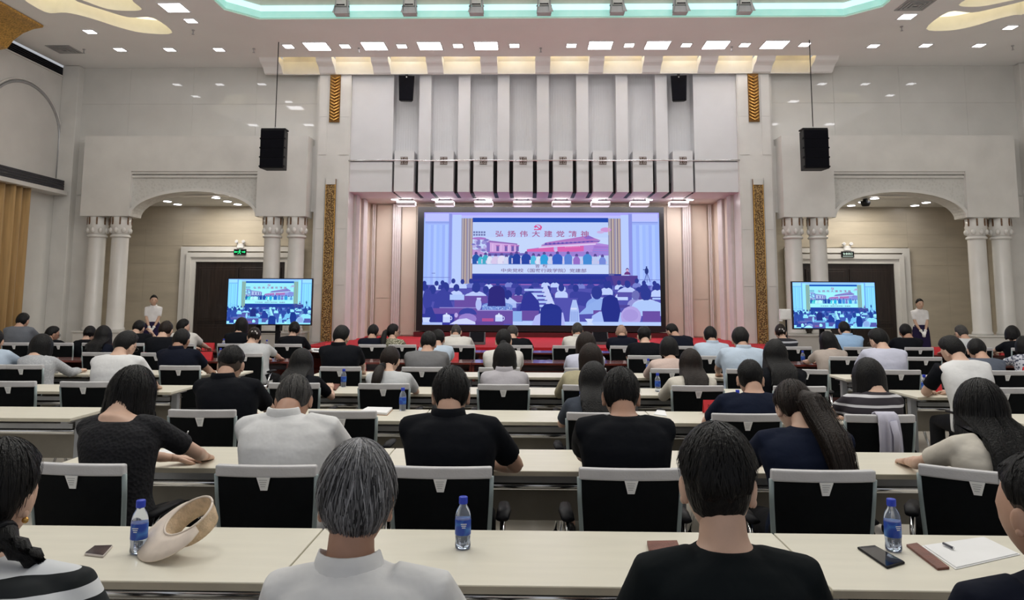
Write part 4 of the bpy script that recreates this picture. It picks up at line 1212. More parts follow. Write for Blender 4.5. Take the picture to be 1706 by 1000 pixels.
def make_desk(dark):
    t = thing('conference_desk' if dark else 'training_desk', 'desk', 'desk')
    W2 = DW / 2 - 0.003
    top, edge = (M_WOOD, M_WOOD) if dark else (M_TOP, M_EDGE)
    Mesh().box(-W2, W2, 0.002, DEPTH - 0.002, 0.718, 0.74).obj('table_top', top, t, bevel=0.003)
    Mesh().box(-W2, W2, 0.0, 0.004, 0.715, 0.737).obj('edge_band', edge, t)
    if dark:
        Mesh().box(-W2 + 0.03, W2 - 0.03, DEPTH - 0.06, DEPTH - 0.04, 0.06, 0.715).obj('modesty_panel', M_WOOD, t)
        for s in (-1, 1):
            Mesh().box(*sorted((s * W2, s * (W2 - 0.03))), 0.03, DEPTH - 0.04, 0.0, 0.715).obj('side_panel', M_WOOD, t)
        Mesh().box(-W2 + 0.03, W2 - 0.03, 0.2, DEPTH - 0.06, 0.60, 0.615).obj('shelf', M_WOOD, t)
        return t
    for s in (-1, 1):
        x = s * (W2 - 0.09)
        lg = Mesh().box(x - 0.03, x + 0.03, 0.26, 0.32, 0.08, 0.70).obj('leg', M_LEG, t, bevel=0.006)
        Mesh().box(x - 0.03, x + 0.03, 0.03, DEPTH - 0.02, 0.055, 0.085).obj('foot', M_LEG, lg, bevel=0.006)
        Mesh().box(x - 0.025, x + 0.025, 0.08, DEPTH - 0.08, 0.69, 0.718).obj('top_bracket', M_LEG, lg)
        for y in (0.07, DEPTH - 0.06):
            Mesh().cyl((x - 0.015, y, 0.028), (x + 0.015, y, 0.028), 0.028, n=12).obj('caster', M_BLK, lg)
    Mesh().box(-W2 + 0.12, W2 - 0.12, 0.24, 0.50, 0.628, 0.634).obj('tray', M_TRAY, t)
    Mesh().box(-W2 + 0.12, W2 - 0.12, 0.232, 0.24, 0.628, 0.664).obj('tray_lip', M_LEG, t)
    Mesh().cyl((-W2 + 0.1, 0.29, 0.60), (W2 - 0.1, 0.29, 0.60), 0.022, n=14).obj('cross_tube', M_CHROME, t, True)
    Mesh().box(-W2 + 0.14, W2 - 0.14, DEPTH - 0.04, DEPTH - 0.025, 0.36, 0.66).obj('modesty_panel', M_TAUPE, t, bevel=0.004)
    return t


desk0, wood0 = make_desk(False), make_desk(True)
used = {False: False, True: False}
RN = ['', 'nearest', 'second', 'third', 'fourth', 'fifth', 'sixth', 'furthest']
for r in range(1, 8):
    dark = r >= 6
    yf = ROWS[r]
    for block, c0, nd in (('middle', -0.27 - DW, 3), ('curtain-side', -3.58 - DW / 2 - 2 * DW, 3), ('far-side', 3.12 + DW / 2, 3)):
        for k in range(nd):
            x = c0 + k * DW
            # leave out desks that lie wholly outside the picture
            pxs = [880 + (x + e - CX) * 1240 / (yf + DEPTH) for e in (-DW / 2, DW / 2)]
            if pxs[1] < -15 or pxs[0] > 1720:
                continue
            DESKS.append((x - DW / 2, x + DW / 2, yf, yf + DEPTH))
            pos = ('first', 'second', 'third')[k]
            kind = 'red-brown wooden' if dark else 'cream-topped'
            lab = f'{kind} desk, {RN[r]} row from the camera, {block} block, {pos} from the curtain side'
            grp = 'red-brown desks of the front rows' if dark else 'cream training desks'
            src = wood0 if dark else desk0
            if not used[dark]:
                used[dark] = True
                src.location = (x, yf, 0); tag(src, lab, None, grp)
            else:
                dup(src, (x, yf, 0), 0, lab, grp)


# ---- chair: origin on the floor under the sitter's hips, facing +Y
def make_chair():
    t = thing('conference_chair', 'chair', 'chair')
    W2 = 0.205
    # back: slightly reclined curved mesh panel
    def back(z0, z1, th0, th1, w, n=7):
        rings = []
        for i in range(n):
            u = i / (n - 1)
            z = z0 + (z1 - z0) * u
            y = -0.205 - 0.06 * ((z - 0.46) / 0.44)
            ww = w * (0.90 + 0.10 * min(1, (z - 0.46) / 0.35))
            ring = []
            for j in range(9):
                a = -1 + 2 * j / 8
                ring.append((a * ww, y - th0 - 0.02 * (1 - a * a) + 0.02, z))
            for j in range(8, -1, -1):
                a = -1 + 2 * j / 8
                ring.append((a * ww, y + th1 - 0.02 * (1 - a * a) + 0.02, z))
            rings.append(ring)
        return Mesh().loft(rings)
    b = back(0.47, 0.862, 0.012, 0.012, W2).obj('backrest', M_CHBLK, t, bevel=0.006)
    fix_normals(b.data)
    bd = back(0.852, 0.900, 0.020, 0.018, W2 + 0.006, 3).obj('top_band', M_BAND, t, bevel=0.008)
    fix_normals(bd.data)
    yt = -0.205 - 0.06 * (0.37 / 0.44) - 0.018
    Mesh().hexa([(-0.014, yt + 0.004, 0.800), (0.014, yt + 0.004, 0.800), (0.014, yt + 0.008, 0.800), (-0.014, yt + 0.008, 0.800)],
                [(-0.028, yt - 0.010, 0.855), (0.028, yt - 0.010, 0.855), (0.028, yt - 0.006, 0.855), (-0.028, yt - 0.006, 0.855)]).obj('care_tag', M_TAGW, t)
    tg = t.children[-1]
    ink = Mesh()
    for k in range(4):
        z = 0.845 - k * 0.009
        yy = yt - 0.0105 + (0.855 - z) / 0.055 * 0.014 - 0.0006
        ink.box(-0.018 + 0.002 * k, 0.016 - 0.003 * k, yy, yy + 0.001, z - 0.002, z)
    ink.obj('tag_print', M_METAL, tg)
    for s in (-1, 1):
        rail = [(s * (W2 + 0.004) * (0.90 + 0.10 * min(1, (z - 0.46) / 0.35)), -0.19 - 0.06 * ((z - 0.46) / 0.44), z) for z in np.linspace(0.40, 0.86, 6)]
        Mesh().tube(rail, 0.011, 8).obj('side_frame', M_FRAMEC, t, True)
        ar = Mesh().tube([(s * 0.25, -0.12, 0.655), (s * 0.255, 0.0, 0.66), (s * 0.25, 0.13, 0.655)], [(0.028, 0.012), (0.032, 0.014), (0.024, 0.010)], 10).obj('armrest', M_BLK, t, True)
        Mesh().tube([(s * 0.235, -0.16, 0.44), (s * 0.25, -0.10, 0.56), (s * 0.25, -0.04, 0.65)], 0.012, 8).obj('arm_post', M_CHROME, ar, True)
        Mesh().cyl((s * 0.20, -0.175, 0.475), (s * 0.255, -0.175, 0.475), 0.024, n=14).obj('pivot', M_CHROME, t, True)
        for y0, y1 in ((-0.16, -0.27), (0.10, 0.22)):
            lg = Mesh().tube([(s * 0.225, y0, 0.44), (s * 0.245, (y0 + y1) / 2, 0.22), (s * 0.265, y1, 0.06)], 0.012, 8).obj('leg', M_CHROME, t, True)
            Mesh().cyl((s * 0.25, y1, 0.03), (s * 0.28, y1, 0.03), 0.03, n=12).obj('caster', M_BLK, lg)
        Mesh().tube([(s * 0.225, -0.17, 0.44), (s * 0.225, 0.12, 0.43)], 0.012, 8).obj('seat_rail', M_CHROME, t, True)
    rings = []
    for y, w, z in ((-0.20, 0.19, 0.445), (-0.15, 0.215, 0.45), (0.1, 0.225, 0.452), (0.2, 0.215, 0.445), (0.23, 0.20, 0.43)):
        rings.append([(a * w, y, z + (0.012 * (1 - a * a) if k == 0 else -0.05)) for k in (0, 1) for a in (np.linspace(-1, 1, 7) if k == 0 else np.linspace(1, -1, 7))])
    se = Mesh().loft(rings).obj('seat', M_CHBLK, t, True); fix_normals(se.data)
    return t


chair0 = make_chair()
chair_used = [False]


def place_chair(x, y, rz, label):
    if not chair_used[0]:
        chair_used[0] = True
        chair0.location = (x, y, 0); chair0.rotation_euler = (0, 0, rz); tag(chair0, label, None, 'black chairs with grey top bands')
        return chair0
    return dup(chair0, (x, y, 0), rz, label, 'black chairs with grey top bands')
# ================================================================== PEOPLE
SKIN = [mat('skin_a', (0.52, 0.315, 0.225), 0.5, var=0.06, scale=12), mat('skin_b', (0.60, 0.39, 0.29), 0.5, var=0.05, scale=12), mat('skin_c', (0.42, 0.235, 0.16), 0.5, var=0.06, scale=12)]
M_EYE = mat('eye_dark', (0.02, 0.015, 0.012), 0.2)
M_LIPS = mat('lips', (0.42, 0.12, 0.11), 0.5)
M_SHOE = mat('black_leather', (0.012, 0.011, 0.011), 0.35)
M_GLASS = mat('spectacle_frame', (0.02, 0.018, 0.018), 0.3)
M_GLOVE = mat('white_glove', (0.80, 0.80, 0.80), 0.8)
HAIRM = {'black': mat_hair('hair_black', (0.003, 0.003, 0.0035), (0.011, 0.010, 0.010), 0.5), 'brown': mat_hair('hair_brown', (0.008, 0.005, 0.004), (0.026, 0.016, 0.012), 0.5),
         'grey': mat_hair('hair_grey', (0.012, 0.012, 0.014), (0.40, 0.40, 0.42), 0.5), 'salt': mat_hair('hair_salt', (0.016, 0.015, 0.015), (0.11, 0.105, 0.10), 0.55),
         'stubble': mat_hair('hair_stubble', (0.055, 0.040, 0.032), (0.10, 0.075, 0.06), 0.7), 'bald': mat_hair('hair_bald', (0.36, 0.23, 0.17), (0.42, 0.28, 0.21), 0.5)}


def cloth(name):
    C = {'white': (0.70, 0.70, 0.70), 'offwhite': (0.66, 0.64, 0.60), 'cream': (0.60, 0.56, 0.49), 'black': (0.0045, 0.0055, 0.0085), 'blackgreen': (0.005, 0.0075, 0.009), 'navy': (0.006, 0.010, 0.026),
         'deepnavy': (0.005, 0.007, 0.016), 'grey': (0.17, 0.17, 0.175), 'midgrey': (0.14, 0.15, 0.17), 'silver': (0.52, 0.53, 0.54), 'bluegrey': (0.10, 0.115, 0.15), 'paleblue': (0.48, 0.57, 0.68),
         'skyblue': (0.32, 0.48, 0.70), 'lav': (0.54, 0.55, 0.66), 'pink': (0.60, 0.47, 0.42), 'taupe': (0.42, 0.36, 0.32), 'olive': (0.40, 0.36, 0.24), 'lavgrey': (0.46, 0.44, 0.47), 'slate': (0.055, 0.065, 0.085),
         'pantblack': (0.012, 0.012, 0.014), 'pantkhaki': (0.36, 0.33, 0.26), 'skirtnavy': (0.022, 0.016, 0.055), 'whiteblouse': (0.78, 0.77, 0.78)}
    if name == 'boldstripe':
        return mat_stripes('bold_black_white_stripes', (0.005, 0.008, 0.010), (0.66, 0.68, 0.70), 2, 0.058, 0.52, wob=0.3)
    if name == 'finestripe':
        return mat_stripes('fine_stripes_dark', (0.020, 0.015, 0.022), (0.55, 0.54, 0.56), 2, 0.058, 0.74, wob=0.2)
    if name == 'darkstripe':
        return mat_stripes('dark_grey_stripes', (0.012, 0.012, 0.018), (0.40, 0.40, 0.44), 2, 0.075, 0.66, wob=0.2)
    if name == 'leafprint':
        return mat_cells('leaf_print_blouse', (0.50, 0.47, 0.36), (0.10, 0.10, 0.06), 45.0, 0.85, lo=0.3, hi=0.6)
    if name == 'flowerprint':
        return mat_cells('flower_print_blouse', (0.05, 0.06, 0.10), (0.55, 0.56, 0.62), 32.0, 0.85, lo=0.35, hi=0.55)
    if name == 'lace':
        return mat_cells('black_lace', (0.002, 0.0025, 0.0045), (0.005, 0.005, 0.008), 60.0, 0.85, bump=0.25)
    if name == 'speckled':
        return mat_cells('speckled_grey_blouse', (0.50, 0.51, 0.52), (0.40, 0.41, 0.43), 60.0, 0.85)
    return mat('cloth_' + name, C[name], 0.85, var=0.05, scale=5, bump=0.6, bscale=8, spec=0.15)


def rx(a):
    c, s = math.cos(a), math.sin(a); return np.array([[1, 0, 0], [0, c, -s], [0, s, c]])


def ry(a):
    c, s = math.cos(a), math.sin(a); return np.array([[c, 0, s], [0, 1, 0], [-s, 0, c]])


def rz(a):
    c, s = math.cos(a), math.sin(a); return np.array([[c, -s, 0], [s, c, 0], [0, 0, 1]])


HR = np.array([0.079, 0.099, 0.121])


def head_geo(nu=26, nv=20, f=1.0):
    m = Mesh()
    rings = []
    for i in range(nv + 1):
        e = max(-PI / 2 + 0.06, min(PI / 2 - 0.06, -PI / 2 + PI * i / nv))
        ring = []
        for a in np.linspace(0, 2 * PI, nu, endpoint=False):
            x, y, z = math.cos(e) * math.cos(a), math.cos(e) * math.sin(a), math.sin(e)
            p = np.array([x, y, z]) * HR
            if z < 0:
                k = -z
                p[0] *= 1 - 0.28 * k ** 1.5
                p[1] *= (1 - 0.10 * k) if y > 0 else (1 - 0.42 * k)
            if y > 0:
                p[1] += 0.024 * math.exp(-(x / 0.15) ** 2) * math.exp(-((z + 0.17) / 0.17) ** 2)
                p[1] += 0.004 * math.exp(-((z - 0.16) / 0.1) ** 2) * y
                p[1] -= 0.007 * math.exp(-((abs(x) - 0.40) / 0.16) ** 2) * math.exp(-((z - 0.02) / 0.1) ** 2)
                p[1] += 0.006 * math.exp(-(x / 0.25) ** 2) * math.exp(-((z + 0.50) / 0.08) ** 2)
                p[1] += 0.006 * math.exp(-(x / 0.3) ** 2) * math.exp(-((z + 0.82) / 0.12) ** 2)
            ring.append(p)
        rings.append(ring)
    m.loft(rings)
    for s in (-1, 1):
        m.ball((s * 0.079, -0.008, -0.010), (0.010, 0.022, 0.033), 10, 8, rot=ry(s * 0.12) @ rz(s * -0.35))
        m.ball((s * 0.081, -0.004, -0.032), (0.008, 0.010, 0.012), 8, 6)
    return m


def hair_path(style, a, zl, th, n1=9, n2=7, off=0.0, drift=0.0, wide=1.0):
    """points of the hair surface from the crown down at azimuth a (0 = face, pi = back of the head)"""
    d = abs(math.degrees(a))
    sx, cy = math.sin(a), math.cos(a)
    out = []
    if style in ('short', 'fade', 'tied', 'stubble', 'bald'):
        tab = {'short': [40, 36, 18, 3, -24, -41], 'fade': [40, 36, 20, 10, 0, -10], 'tied': [38, 32, 10, -4, -26, -38], 'stubble': [36, 34, 16, 0, -26, -42], 'bald': [40, 34, 10, -4, -30, -46]}[style]
        el_end = math.radians(np.interp(d, [0, 45, 75, 95, 120, 180], tab))
        for i in range(n1 + n2):
            u = i / (n1 + n2 - 1)
            el = PI / 2 - 0.05 + (el_end - PI / 2 + 0.05) * u
            x, y, z = math.cos(el) * sx, math.cos(el) * cy, math.sin(el)
            t_ = th * (0.55 + 0.45 * max(0, z)) * (1 - 0.85 * max(0.0, u - 0.8) / 0.2) + off
            p = np.array([x, y, z]) * (HR + t_)
            if z < 0:
                k = -z
                p[0] *= 1 - 0.22 * k ** 1.5
                if y < 0:
                    p[1] *= 1 - 0.36 * k
            out.append(p)
        return out
    z_end = {'bob': np.interp(d, [0, 38, 58, 180], [0.075, 0.065, zl + 0.02, zl]), 'long': np.interp(d, [0, 38, 58, 92, 112, 180], [0.075, 0.065, -0.10, -0.15, zl + 0.04, zl])}[style]
    zt = HR[2] + th
    ze = max(z_end, -0.02)
    el_e = math.asin(max(-1, min(1, ze / zt)))
    for i in range(n1):
        u = i / (n1 - 1)
        el = PI / 2 - 0.05 + (el_e - PI / 2 + 0.05) * u
        out.append(np.array([math.cos(el) * sx, math.cos(el) * cy, math.sin(el)]) * (HR + th + off))
    b = out[-1]
    for i in range(1, n2 + 1):
        u = i / n2
        z = ze + (z_end - ze) * u
        fl = 1 + (wide - 1) * math.sin(min(1, (ze - z) / max(0.05, ze - zl + 1e-6)) * PI * 0.62)
        tip = 1 - (0.10 * max(0, u - 0.7) / 0.3 if z_end < -0.05 else 0.04 * u)
        p = np.array([b[0] * fl * tip, b[1] * (1 + (fl - 1) * 0.4) * tip, z])
        if z < -0.10:
            p[1] -= drift * (-0.10 - z)
        out.append(p)
    return out


def hair_geo(style, zl=-0.2, th=0.018, seed=0, strands=0, drift=0.0, wide=1.0, nA=36, tone=0.3, rough_=0.004):
    rnd = random.Random(seed)
    m = Mesh()
    N = len(hair_path(style, 1.0, zl, th))
    ph = [rnd.uniform(0, 6.28) for _ in range(4)]
    cols = []
    for k in range(nA):
        a = -PI + 2 * PI * k / nA
        pts = hair_path(style, a, zl, th, drift=drift, wide=wide)
        w = rough_ * (math.sin(a * 9 + ph[0]) + 0.7 * math.sin(a * 17 + ph[1]) + 0.5 * math.sin(a * 5 + ph[2]))
        col = []
        for i, p in enumerate(pts):
            q = p * (1 + w / 0.1 * (0.3 + 0.7 * i / N))
            if style in ('bob', 'long') and i == len(pts) - 1:
                q[2] += rnd.uniform(-0.02, 0.01)
            col.append(q)
        cols.append(col)
    v, f = [], []
    for col in cols:
        v += col
    for k in range(nA):
        k2 = (k + 1) % nA
        for i in range(N - 1):
            f.append((k * N + i, k2 * N + i, k2 * N + i + 1, k * N + i + 1))
    c0 = (tone, tone, tone)
    nv = len(v)
    v.append(np.array([0, 0, HR[2] + th])); v.append(np.array([0, 0, -0.03]))
    for k in range(nA):
        k2 = (k + 1) % nA
        f.append((nv, k2 * N, k * N))
        f.append((nv + 1, k * N + N - 1, k2 * N + N - 1))
    m.add(v, f)
    m.c = [((tone * rnd.uniform(0.6, 1.4),) * 3) for _ in m.f]
    for s in range(strands):
        a = rnd.uniform(-PI, PI)
        pts = hair_path(style, a, zl, th, off=rnd.uniform(0.0005, 0.006), drift=drift, wide=wide)
        if style in ('bob', 'long'):
            i0 = rnd.randint(0, N - 6)
        else:
            i0 = rnd.randint(0, N - 5)
        L_ = rnd.randint(4, 6 if style in ('short', 'fade', 'stubble', 'bald') else 11)
        seg = pts[i0:i0 + L_]
        if len(seg) < 3:
            continue
        tw = rnd.uniform(-0.25, 0.25)
        wd = rnd.uniform(0.0012, 0.0028)
        vv = []
        for i, p in enumerate(seg):
            p = rz(tw * i / len(seg)) @ p * (1 + (0.012 * (i / len(seg)) ** 2 if style in ('short', 'fade') else 0))
            side = np.cross(p, (0, 0, 1.0)); side /= np.linalg.norm(side) + 1e-9
            ww = wd * (1 - 0.8 * i / (len(seg) - 1))
            vv += [p - side * ww, p + side * ww]
        t_ = min(1.0, max(0.0, rnd.gauss(tone * (1.7 - 1.3 * i0 / N), 0.24)))
        m.add(vv, [(2 * i, 2 * i + 1, 2 * i + 3, 2 * i + 2) for i in range(len(seg) - 1)], (t_, t_, t_))
    return m


def hand_geo(side, curl=0.55, fist=False):
    """hand along +Y, palm down, thumb towards the body; origin at the wrist"""
    m = Mesh()
    rings = []
    for y, w, t_ in ((-0.02, 0.026, 0.020), (0.01, 0.030, 0.018), (0.05, 0.040, 0.016), (0.085, 0.041, 0.014), (0.095, 0.036, 0.010)):
        rings.append([(w * math.cos(a), y, t_ * math.sin(a)) for a in np.linspace(0, 2 * PI, 12, endpoint=False)])
    m.loft(rings)
    for k, (x, L) in enumerate(((-0.030, 0.062), (-0.010, 0.075), (0.010, 0.070), (0.029, 0.055))):
        x *= side
        c = curl * (2.4 if fist else 1.0)
        p = np.array([x, 0.088, 0.002]); path = [p]
        ang = 0.0
        for q, fr in enumerate((0.42, 0.32, 0.26)):
            ang += c * (0.45 if q == 0 else 0.8)
            p = p + np.array([0, math.cos(ang), -math.sin(ang)]) * L * fr
            path.append(p)
        m.tube(path, [0.0092, 0.0088, 0.008, 0.0062], 7)
    tx = -0.036 * side
    m.tube([(tx * 0.7, 0.015, -0.002), (tx * 1.35, 0.045, -0.008), (tx * 1.5, 0.072, -0.014), (tx * 1.25, 0.092, -0.018)], [0.013, 0.0115, 0.0098, 0.007], 7)
    return m


def frame_to(v, up=(0, 0, 1)):
    """rotation that takes +Y to v with +Z near up"""
    y = np.asarray(v, float); y /= np.linalg.norm(y)
    x = np.cross(y, up); x /= np.linalg.norm(x) + 1e-9
    z = np.cross(x, y)
    return np.stack([x, y, z], 1)


def moved(m, R, t):
    o = Mesh()
    o.v = [v @ R.T + np.asarray(t) for v in m.v]
    o.f, o.c, o.n = m.f, m.c, m.n
    return o


def merge(dst, src):
    k = dst.n
    dst.v += src.v
    dst.f += [[i + k for i in f] for f in src.f]
    dst.c += src.c
    dst.n += src.n
    return dst


JOBS = []      # (object with remesh modifiers, extra crisp Mesh to append, material)


def remesh_job(name, m, material, parent, voxel, smooth=4, extra=None):
    o = link(name, m.data(name), material, parent)
    r = o.modifiers.new('remesh', 'REMESH'); r.mode = 'VOXEL'; r.voxel_size = voxel; r.use_smooth_shade = True
    s = o.modifiers.new('smooth', 'SMOOTH'); s.factor = 0.5; s.iterations = smooth
    JOBS.append((o, extra))
    return o


def run_jobs():
    dg = bpy.context.evaluated_depsgraph_get()
    for o, extra in JOBS:
        me = bpy.data.meshes.new_from_object(o.evaluated_get(dg))
        old = o.data
        o.modifiers.clear()
        if extra is not None:
            nv = len(me.vertices)
            co = np.empty(nv * 3); me.vertices.foreach_get('co', co)
            co = co.reshape(-1, 3)
            lt = np.empty(len(me.polygons), np.int32); me.polygons.foreach_get('loop_total', lt)
            li = np.empty(len(me.loops), np.int32); me.loops.foreach_get('vertex_index', li)
            faces, k = [], 0
            for n in lt:
                faces.append(li[k:k + n].tolist()); k += n
            ev = np.concatenate(extra.v)
            me2 = bpy.data.meshes.new(old.name)
            me2.from_pydata(np.concatenate([co, ev]).tolist(), [], faces + [[i + nv for i in f] for f in extra.f])
            me = me2
        me.polygons.foreach_set('use_smooth', [True] * len(me.polygons))
        if not me.materials:
            me.materials.append(old.materials[0])
        o.data = me
        me.update()
        bpy.data.meshes.remove(old)
    JOBS.clear()


def ering(c, w, d, n=18, ex=2.3, tilt=0.0):
    out = []
    for a in np.linspace(0, 2 * PI, n, endpoint=False):
        ca, sa = math.cos(a), math.sin(a)
        x = math.copysign(abs(ca) ** (2 / ex), ca) * w
        y = math.copysign(abs(sa) ** (2 / ex), sa) * d
        out.append((c[0] + x, c[1] + y * math.cos(tilt), c[2] + y * math.sin(tilt)))
    return out


def ik(S, T, l1, l2, pole):
    S, T = np.asarray(S, float), np.asarray(T, float)
    d = T - S
    L = np.linalg.norm(d)
    if L > (l1 + l2) * 0.985:
        T = S + d / L * (l1 + l2) * 0.985
        d = T - S; L = np.linalg.norm(d)
    u = d / L
    a = (l1 * l1 - l2 * l2 + L * L) / (2 * L)
    h = math.sqrt(max(0, l1 * l1 - a * a))
    p = np.asarray(pole, float); p = p - u * np.dot(p, u); p /= np.linalg.norm(p) + 1e-9
    return S + u * a + p * h, T


def build_person(root, Hc, row=4, fem=False, lean=0.05, bow=8, turn=0, roll=0, shirt='black', hair='short', hc='black', sl='short', skin=0, dn=0.33, eo=0.6, w=1.0,
                 collar=False, arms=None, stand=False, strands=0, zl=-0.2, th=None, pants='pantblack', glasses=False, seed=0, wide=1.0, tail=None, clip=False, drift=None, earring=False, gloves=False, sdark=None, tailr=0.05, scoop=False):
    """root: Empty on the floor under the hips facing +Y; Hc: head centre in root space"""
    g = 0.88 if fem else 1.0
    w_ = w * g
    vb = {1: 0.013, 2: 0.015, 3: 0.018}.get(row, 0.021)
    vs = {1: 0.009, 2: 0.011, 3: 0.014}.get(row, 0.018)
    bw, tr_ = math.radians(bow), math.radians(turn)
    RH = rz(-tr_) @ rx(-bw) @ ry(math.radians(roll))
    RHs = rz(-tr_) @ rx(-bw * 0.3) @ ry(math.radians(roll))
    Hc = np.asarray(Hc, float)
    nb = Hc + np.array([0, -0.05 - 0.10 * math.sin(1.3 * bw), -0.102 * math.cos(1.3 * bw) - 0.012])
    if row > 1 and not stand:
        nb = nb + np.array([0, -0.028, 0.046 if not fem else 0.034])
    hz = 0.93 if stand else 0.545
    S = np.array([nb[0] * 0.6, nb[1] - 0.012, nb[2] - 0.042])
    hip = np.array([0.0, 0.0, hz])
    def spine(u):
        c = hip + (S - hip) * u
        c[1] = hip[1] + (S[1] - hip[1]) * (u ** 1.15)
        c[1] -= 0.018 * math.sin(PI * u)
        return c
    def torso(inf, neck_r, z0):
        rings = [ering(hip + np.array([0, 0.0, z0]), 0.172 * w_ + inf, 0.125 * w_ + inf)]
        for u, a, d in ((0.12, 0.170, 0.125), (0.32, 0.156 if not fem else 0.142, 0.115), (0.58, 0.170 if not fem else 0.158, 0.122), (0.80, 0.186, 0.118), (0.93, 0.182, 0.098)):
            rings.append(ering(spine(u), a * w_ + inf, d * w_ + inf))
        rings.append(ering(spine(1.0) + np.array([0, 0, 0.006]), 0.140 * w_ + inf * 0.8, 0.076 * w_ + inf))
        if scoop and inf > 0:
            rings[-1] = ering(spine(1.0) + np.array([0, -0.004, 0.004]), 0.112 * w_, 0.080 * w_)
            return rings
        rings.append(ering(S + (nb - S) * 0.55, 0.088 * w_ + inf * 0.4, 0.066 + inf * 0.5))
        rings.append(ering(nb + np.array([0, 0, -0.004]), neck_r, neck_r * 1.02))
        return rings
    sw = 0.166 * w_
    body = Mesh().loft(torso(-0.012, 0.058, -0.03))
    nr = 0.055 if not fem else 0.047
    body.tube([nb + (0, 0, -0.05), nb + (Hc - nb) * 0.45 + (0, -0.004, 0), Hc + RH @ np.array([0, -0.02, -0.05])], [nr * 1.08, nr, nr], 14)
    sh = Mesh().loft(torso(0.012, 0.066 if not collar else 0.070, -0.05 if not stand else 0.06))
    ext = moved(head_geo(26 if row < 4 else 20, 20 if row < 4 else 14), RH, Hc)
    arms = arms or {}
    glv = Mesh()
    for s in (-1, 1):
        A = arms.get(s, {})
        Sj = S + np.array([s * sw, 0.0, -0.034])
        if stand:
            T = np.array([s * 0.035, 0.20, 0.86]); pole = (s * 1.0, -0.5, -0.3)
        else:
            T = np.array(A.get('hand', (s * 0.10, 0.27, 0.67) if row == 1 else (s * 0.11, dn + 0.14, 0.772))); pole = A.get('pole', (s * eo, -0.35, -0.75))
        l1, l2 = 0.285 * (0.95 if fem else 1), 0.25 * (0.95 if fem else 1)
        E_, T = ik(Sj, T, l1, l2, pole)
        if not stand and row > 1 and E_[2] < 0.785 and E_[1] > dn - 0.06:
            E_[2] = 0.785
        ra = 0.047 * (0.82 if fem else 1.0) * (0.7 + 0.3 * w)
        body.tube([Sj + (0, 0, 0.0), Sj + (E_ - Sj) * 0.5, E_, E_ + (T - E_) * 0.35, T], [ra * 1.1, ra * 1.0, ra * 0.86, ra * 0.86, ra * 0.56], 12)
        fr = {'short': 0.72, 'cap': 0.38, 'long': 1.0}[A.get('sl', sl)]
        pth = [S + np.array([s * sw * 0.45, 0, -0.02]), Sj, Sj + (E_ - Sj) * fr * 0.5, Sj + (E_ - Sj) * fr]
        rr = [ra + 0.018, ra + 0.020, ra + 0.015, ra + 0.013]
        if A.get('sl', sl) == 'long':
            pth += [E_ + (T - E_) * 0.5, E_ + (T - E_) * 0.92]; rr += [ra + 0.008, ra * 0.7 + 0.008]
        if A.get('col'):
            Mesh().tube(pth[1:], rr[1:], 14).obj('sleeve', cloth(A['col']), root, True)
        else:
            sh.tube(pth, rr, 14)
        hg = moved(hand_geo(s, 0.5, A.get('fist', False)), frame_to(T - E_ + np.array([-s * 0.02, 0, 0])), T)
        if gloves:
            merge(glv, hg)
            glv.tube([E_ + (T - E_) * 0.86, T], [0.034, 0.031], 12)
        else:
            merge(ext, hg)
    pt = Mesh()
    if stand:
        for s in (-1, 1):
            body.tube([(s * 0.085, 0, hz), (s * 0.075, 0.01, 0.5), (s * 0.07, 0.0, 0.28), (s * 0.065, -0.01, 0.08)], [0.082, 0.052, 0.046, 0.033], 12)
            body.tube([(s * 0.065, -0.03, 0.05), (s * 0.068, 0.13, 0.03)], [0.034, 0.026], 10)
        pt.loft([ering((0, 0, 0.46), 0.205, 0.155), ering((0, 0, 0.7), 0.195, 0.15), ering((0, 0, 0.90), 0.182, 0.135), ering((0, -0.005, 1.04), 0.148, 0.115)])
    else:
        for s in (-1, 1):
            leg = [(s * 0.085, 0.0, hz), (s * 0.105, 0.22, 0.545), (s * 0.115, 0.40, 0.535), (s * 0.115, 0.405, 0.30), (s * 0.115, 0.37, 0.09)]
            body.tube(leg, [0.075, 0.066, 0.050, 0.050, 0.034], 10)
            body.tube([(s * 0.115, 0.35, 0.06), (s * 0.12, 0.52, 0.04)], [0.036, 0.028], 8)
            pt.tube([(s * 0.08, -0.04, hz - 0.005)] + leg[1:4] + [(s * 0.115, 0.375, 0.12)], [0.088, 0.079, 0.066, 0.064, 0.058], 12)
        pt.loft([ering((0, -0.005, 0.50), 0.17 * w_, 0.115), ering((0, -0.005, 0.56), 0.185 * w_, 0.128), ering((0, -0.005, 0.63), 0.172 * w_, 0.122)])
    remesh_job('body', body, SKIN[skin], root, vb, 3, ext)
    remesh_job('shirt', sh, cloth(shirt), root, vs, 5)
    remesh_job('skirt' if stand else 'trousers', pt, cloth('skirtnavy' if stand else pants), root, 0.022, 3)
    if collar:
        cr = []
        for z, r in ((-0.035, 0.083), (0.0, 0.076), (0.018, 0.070), (0.020, 0.066), (-0.01, 0.064)):
            cr.append([(nb[0] + r * (1.0 if fem else 1.04) * math.cos(a), nb[1] + 0.004 + r * math.sin(a), nb[2] + z + 0.004 - (0.03 * max(0, math.sin(a)))) for a in np.linspace(0, 2 * PI, 22, endpoint=False)])
        Mesh().loft(cr, cap=False).obj('collar', cloth(shirt), root, True)
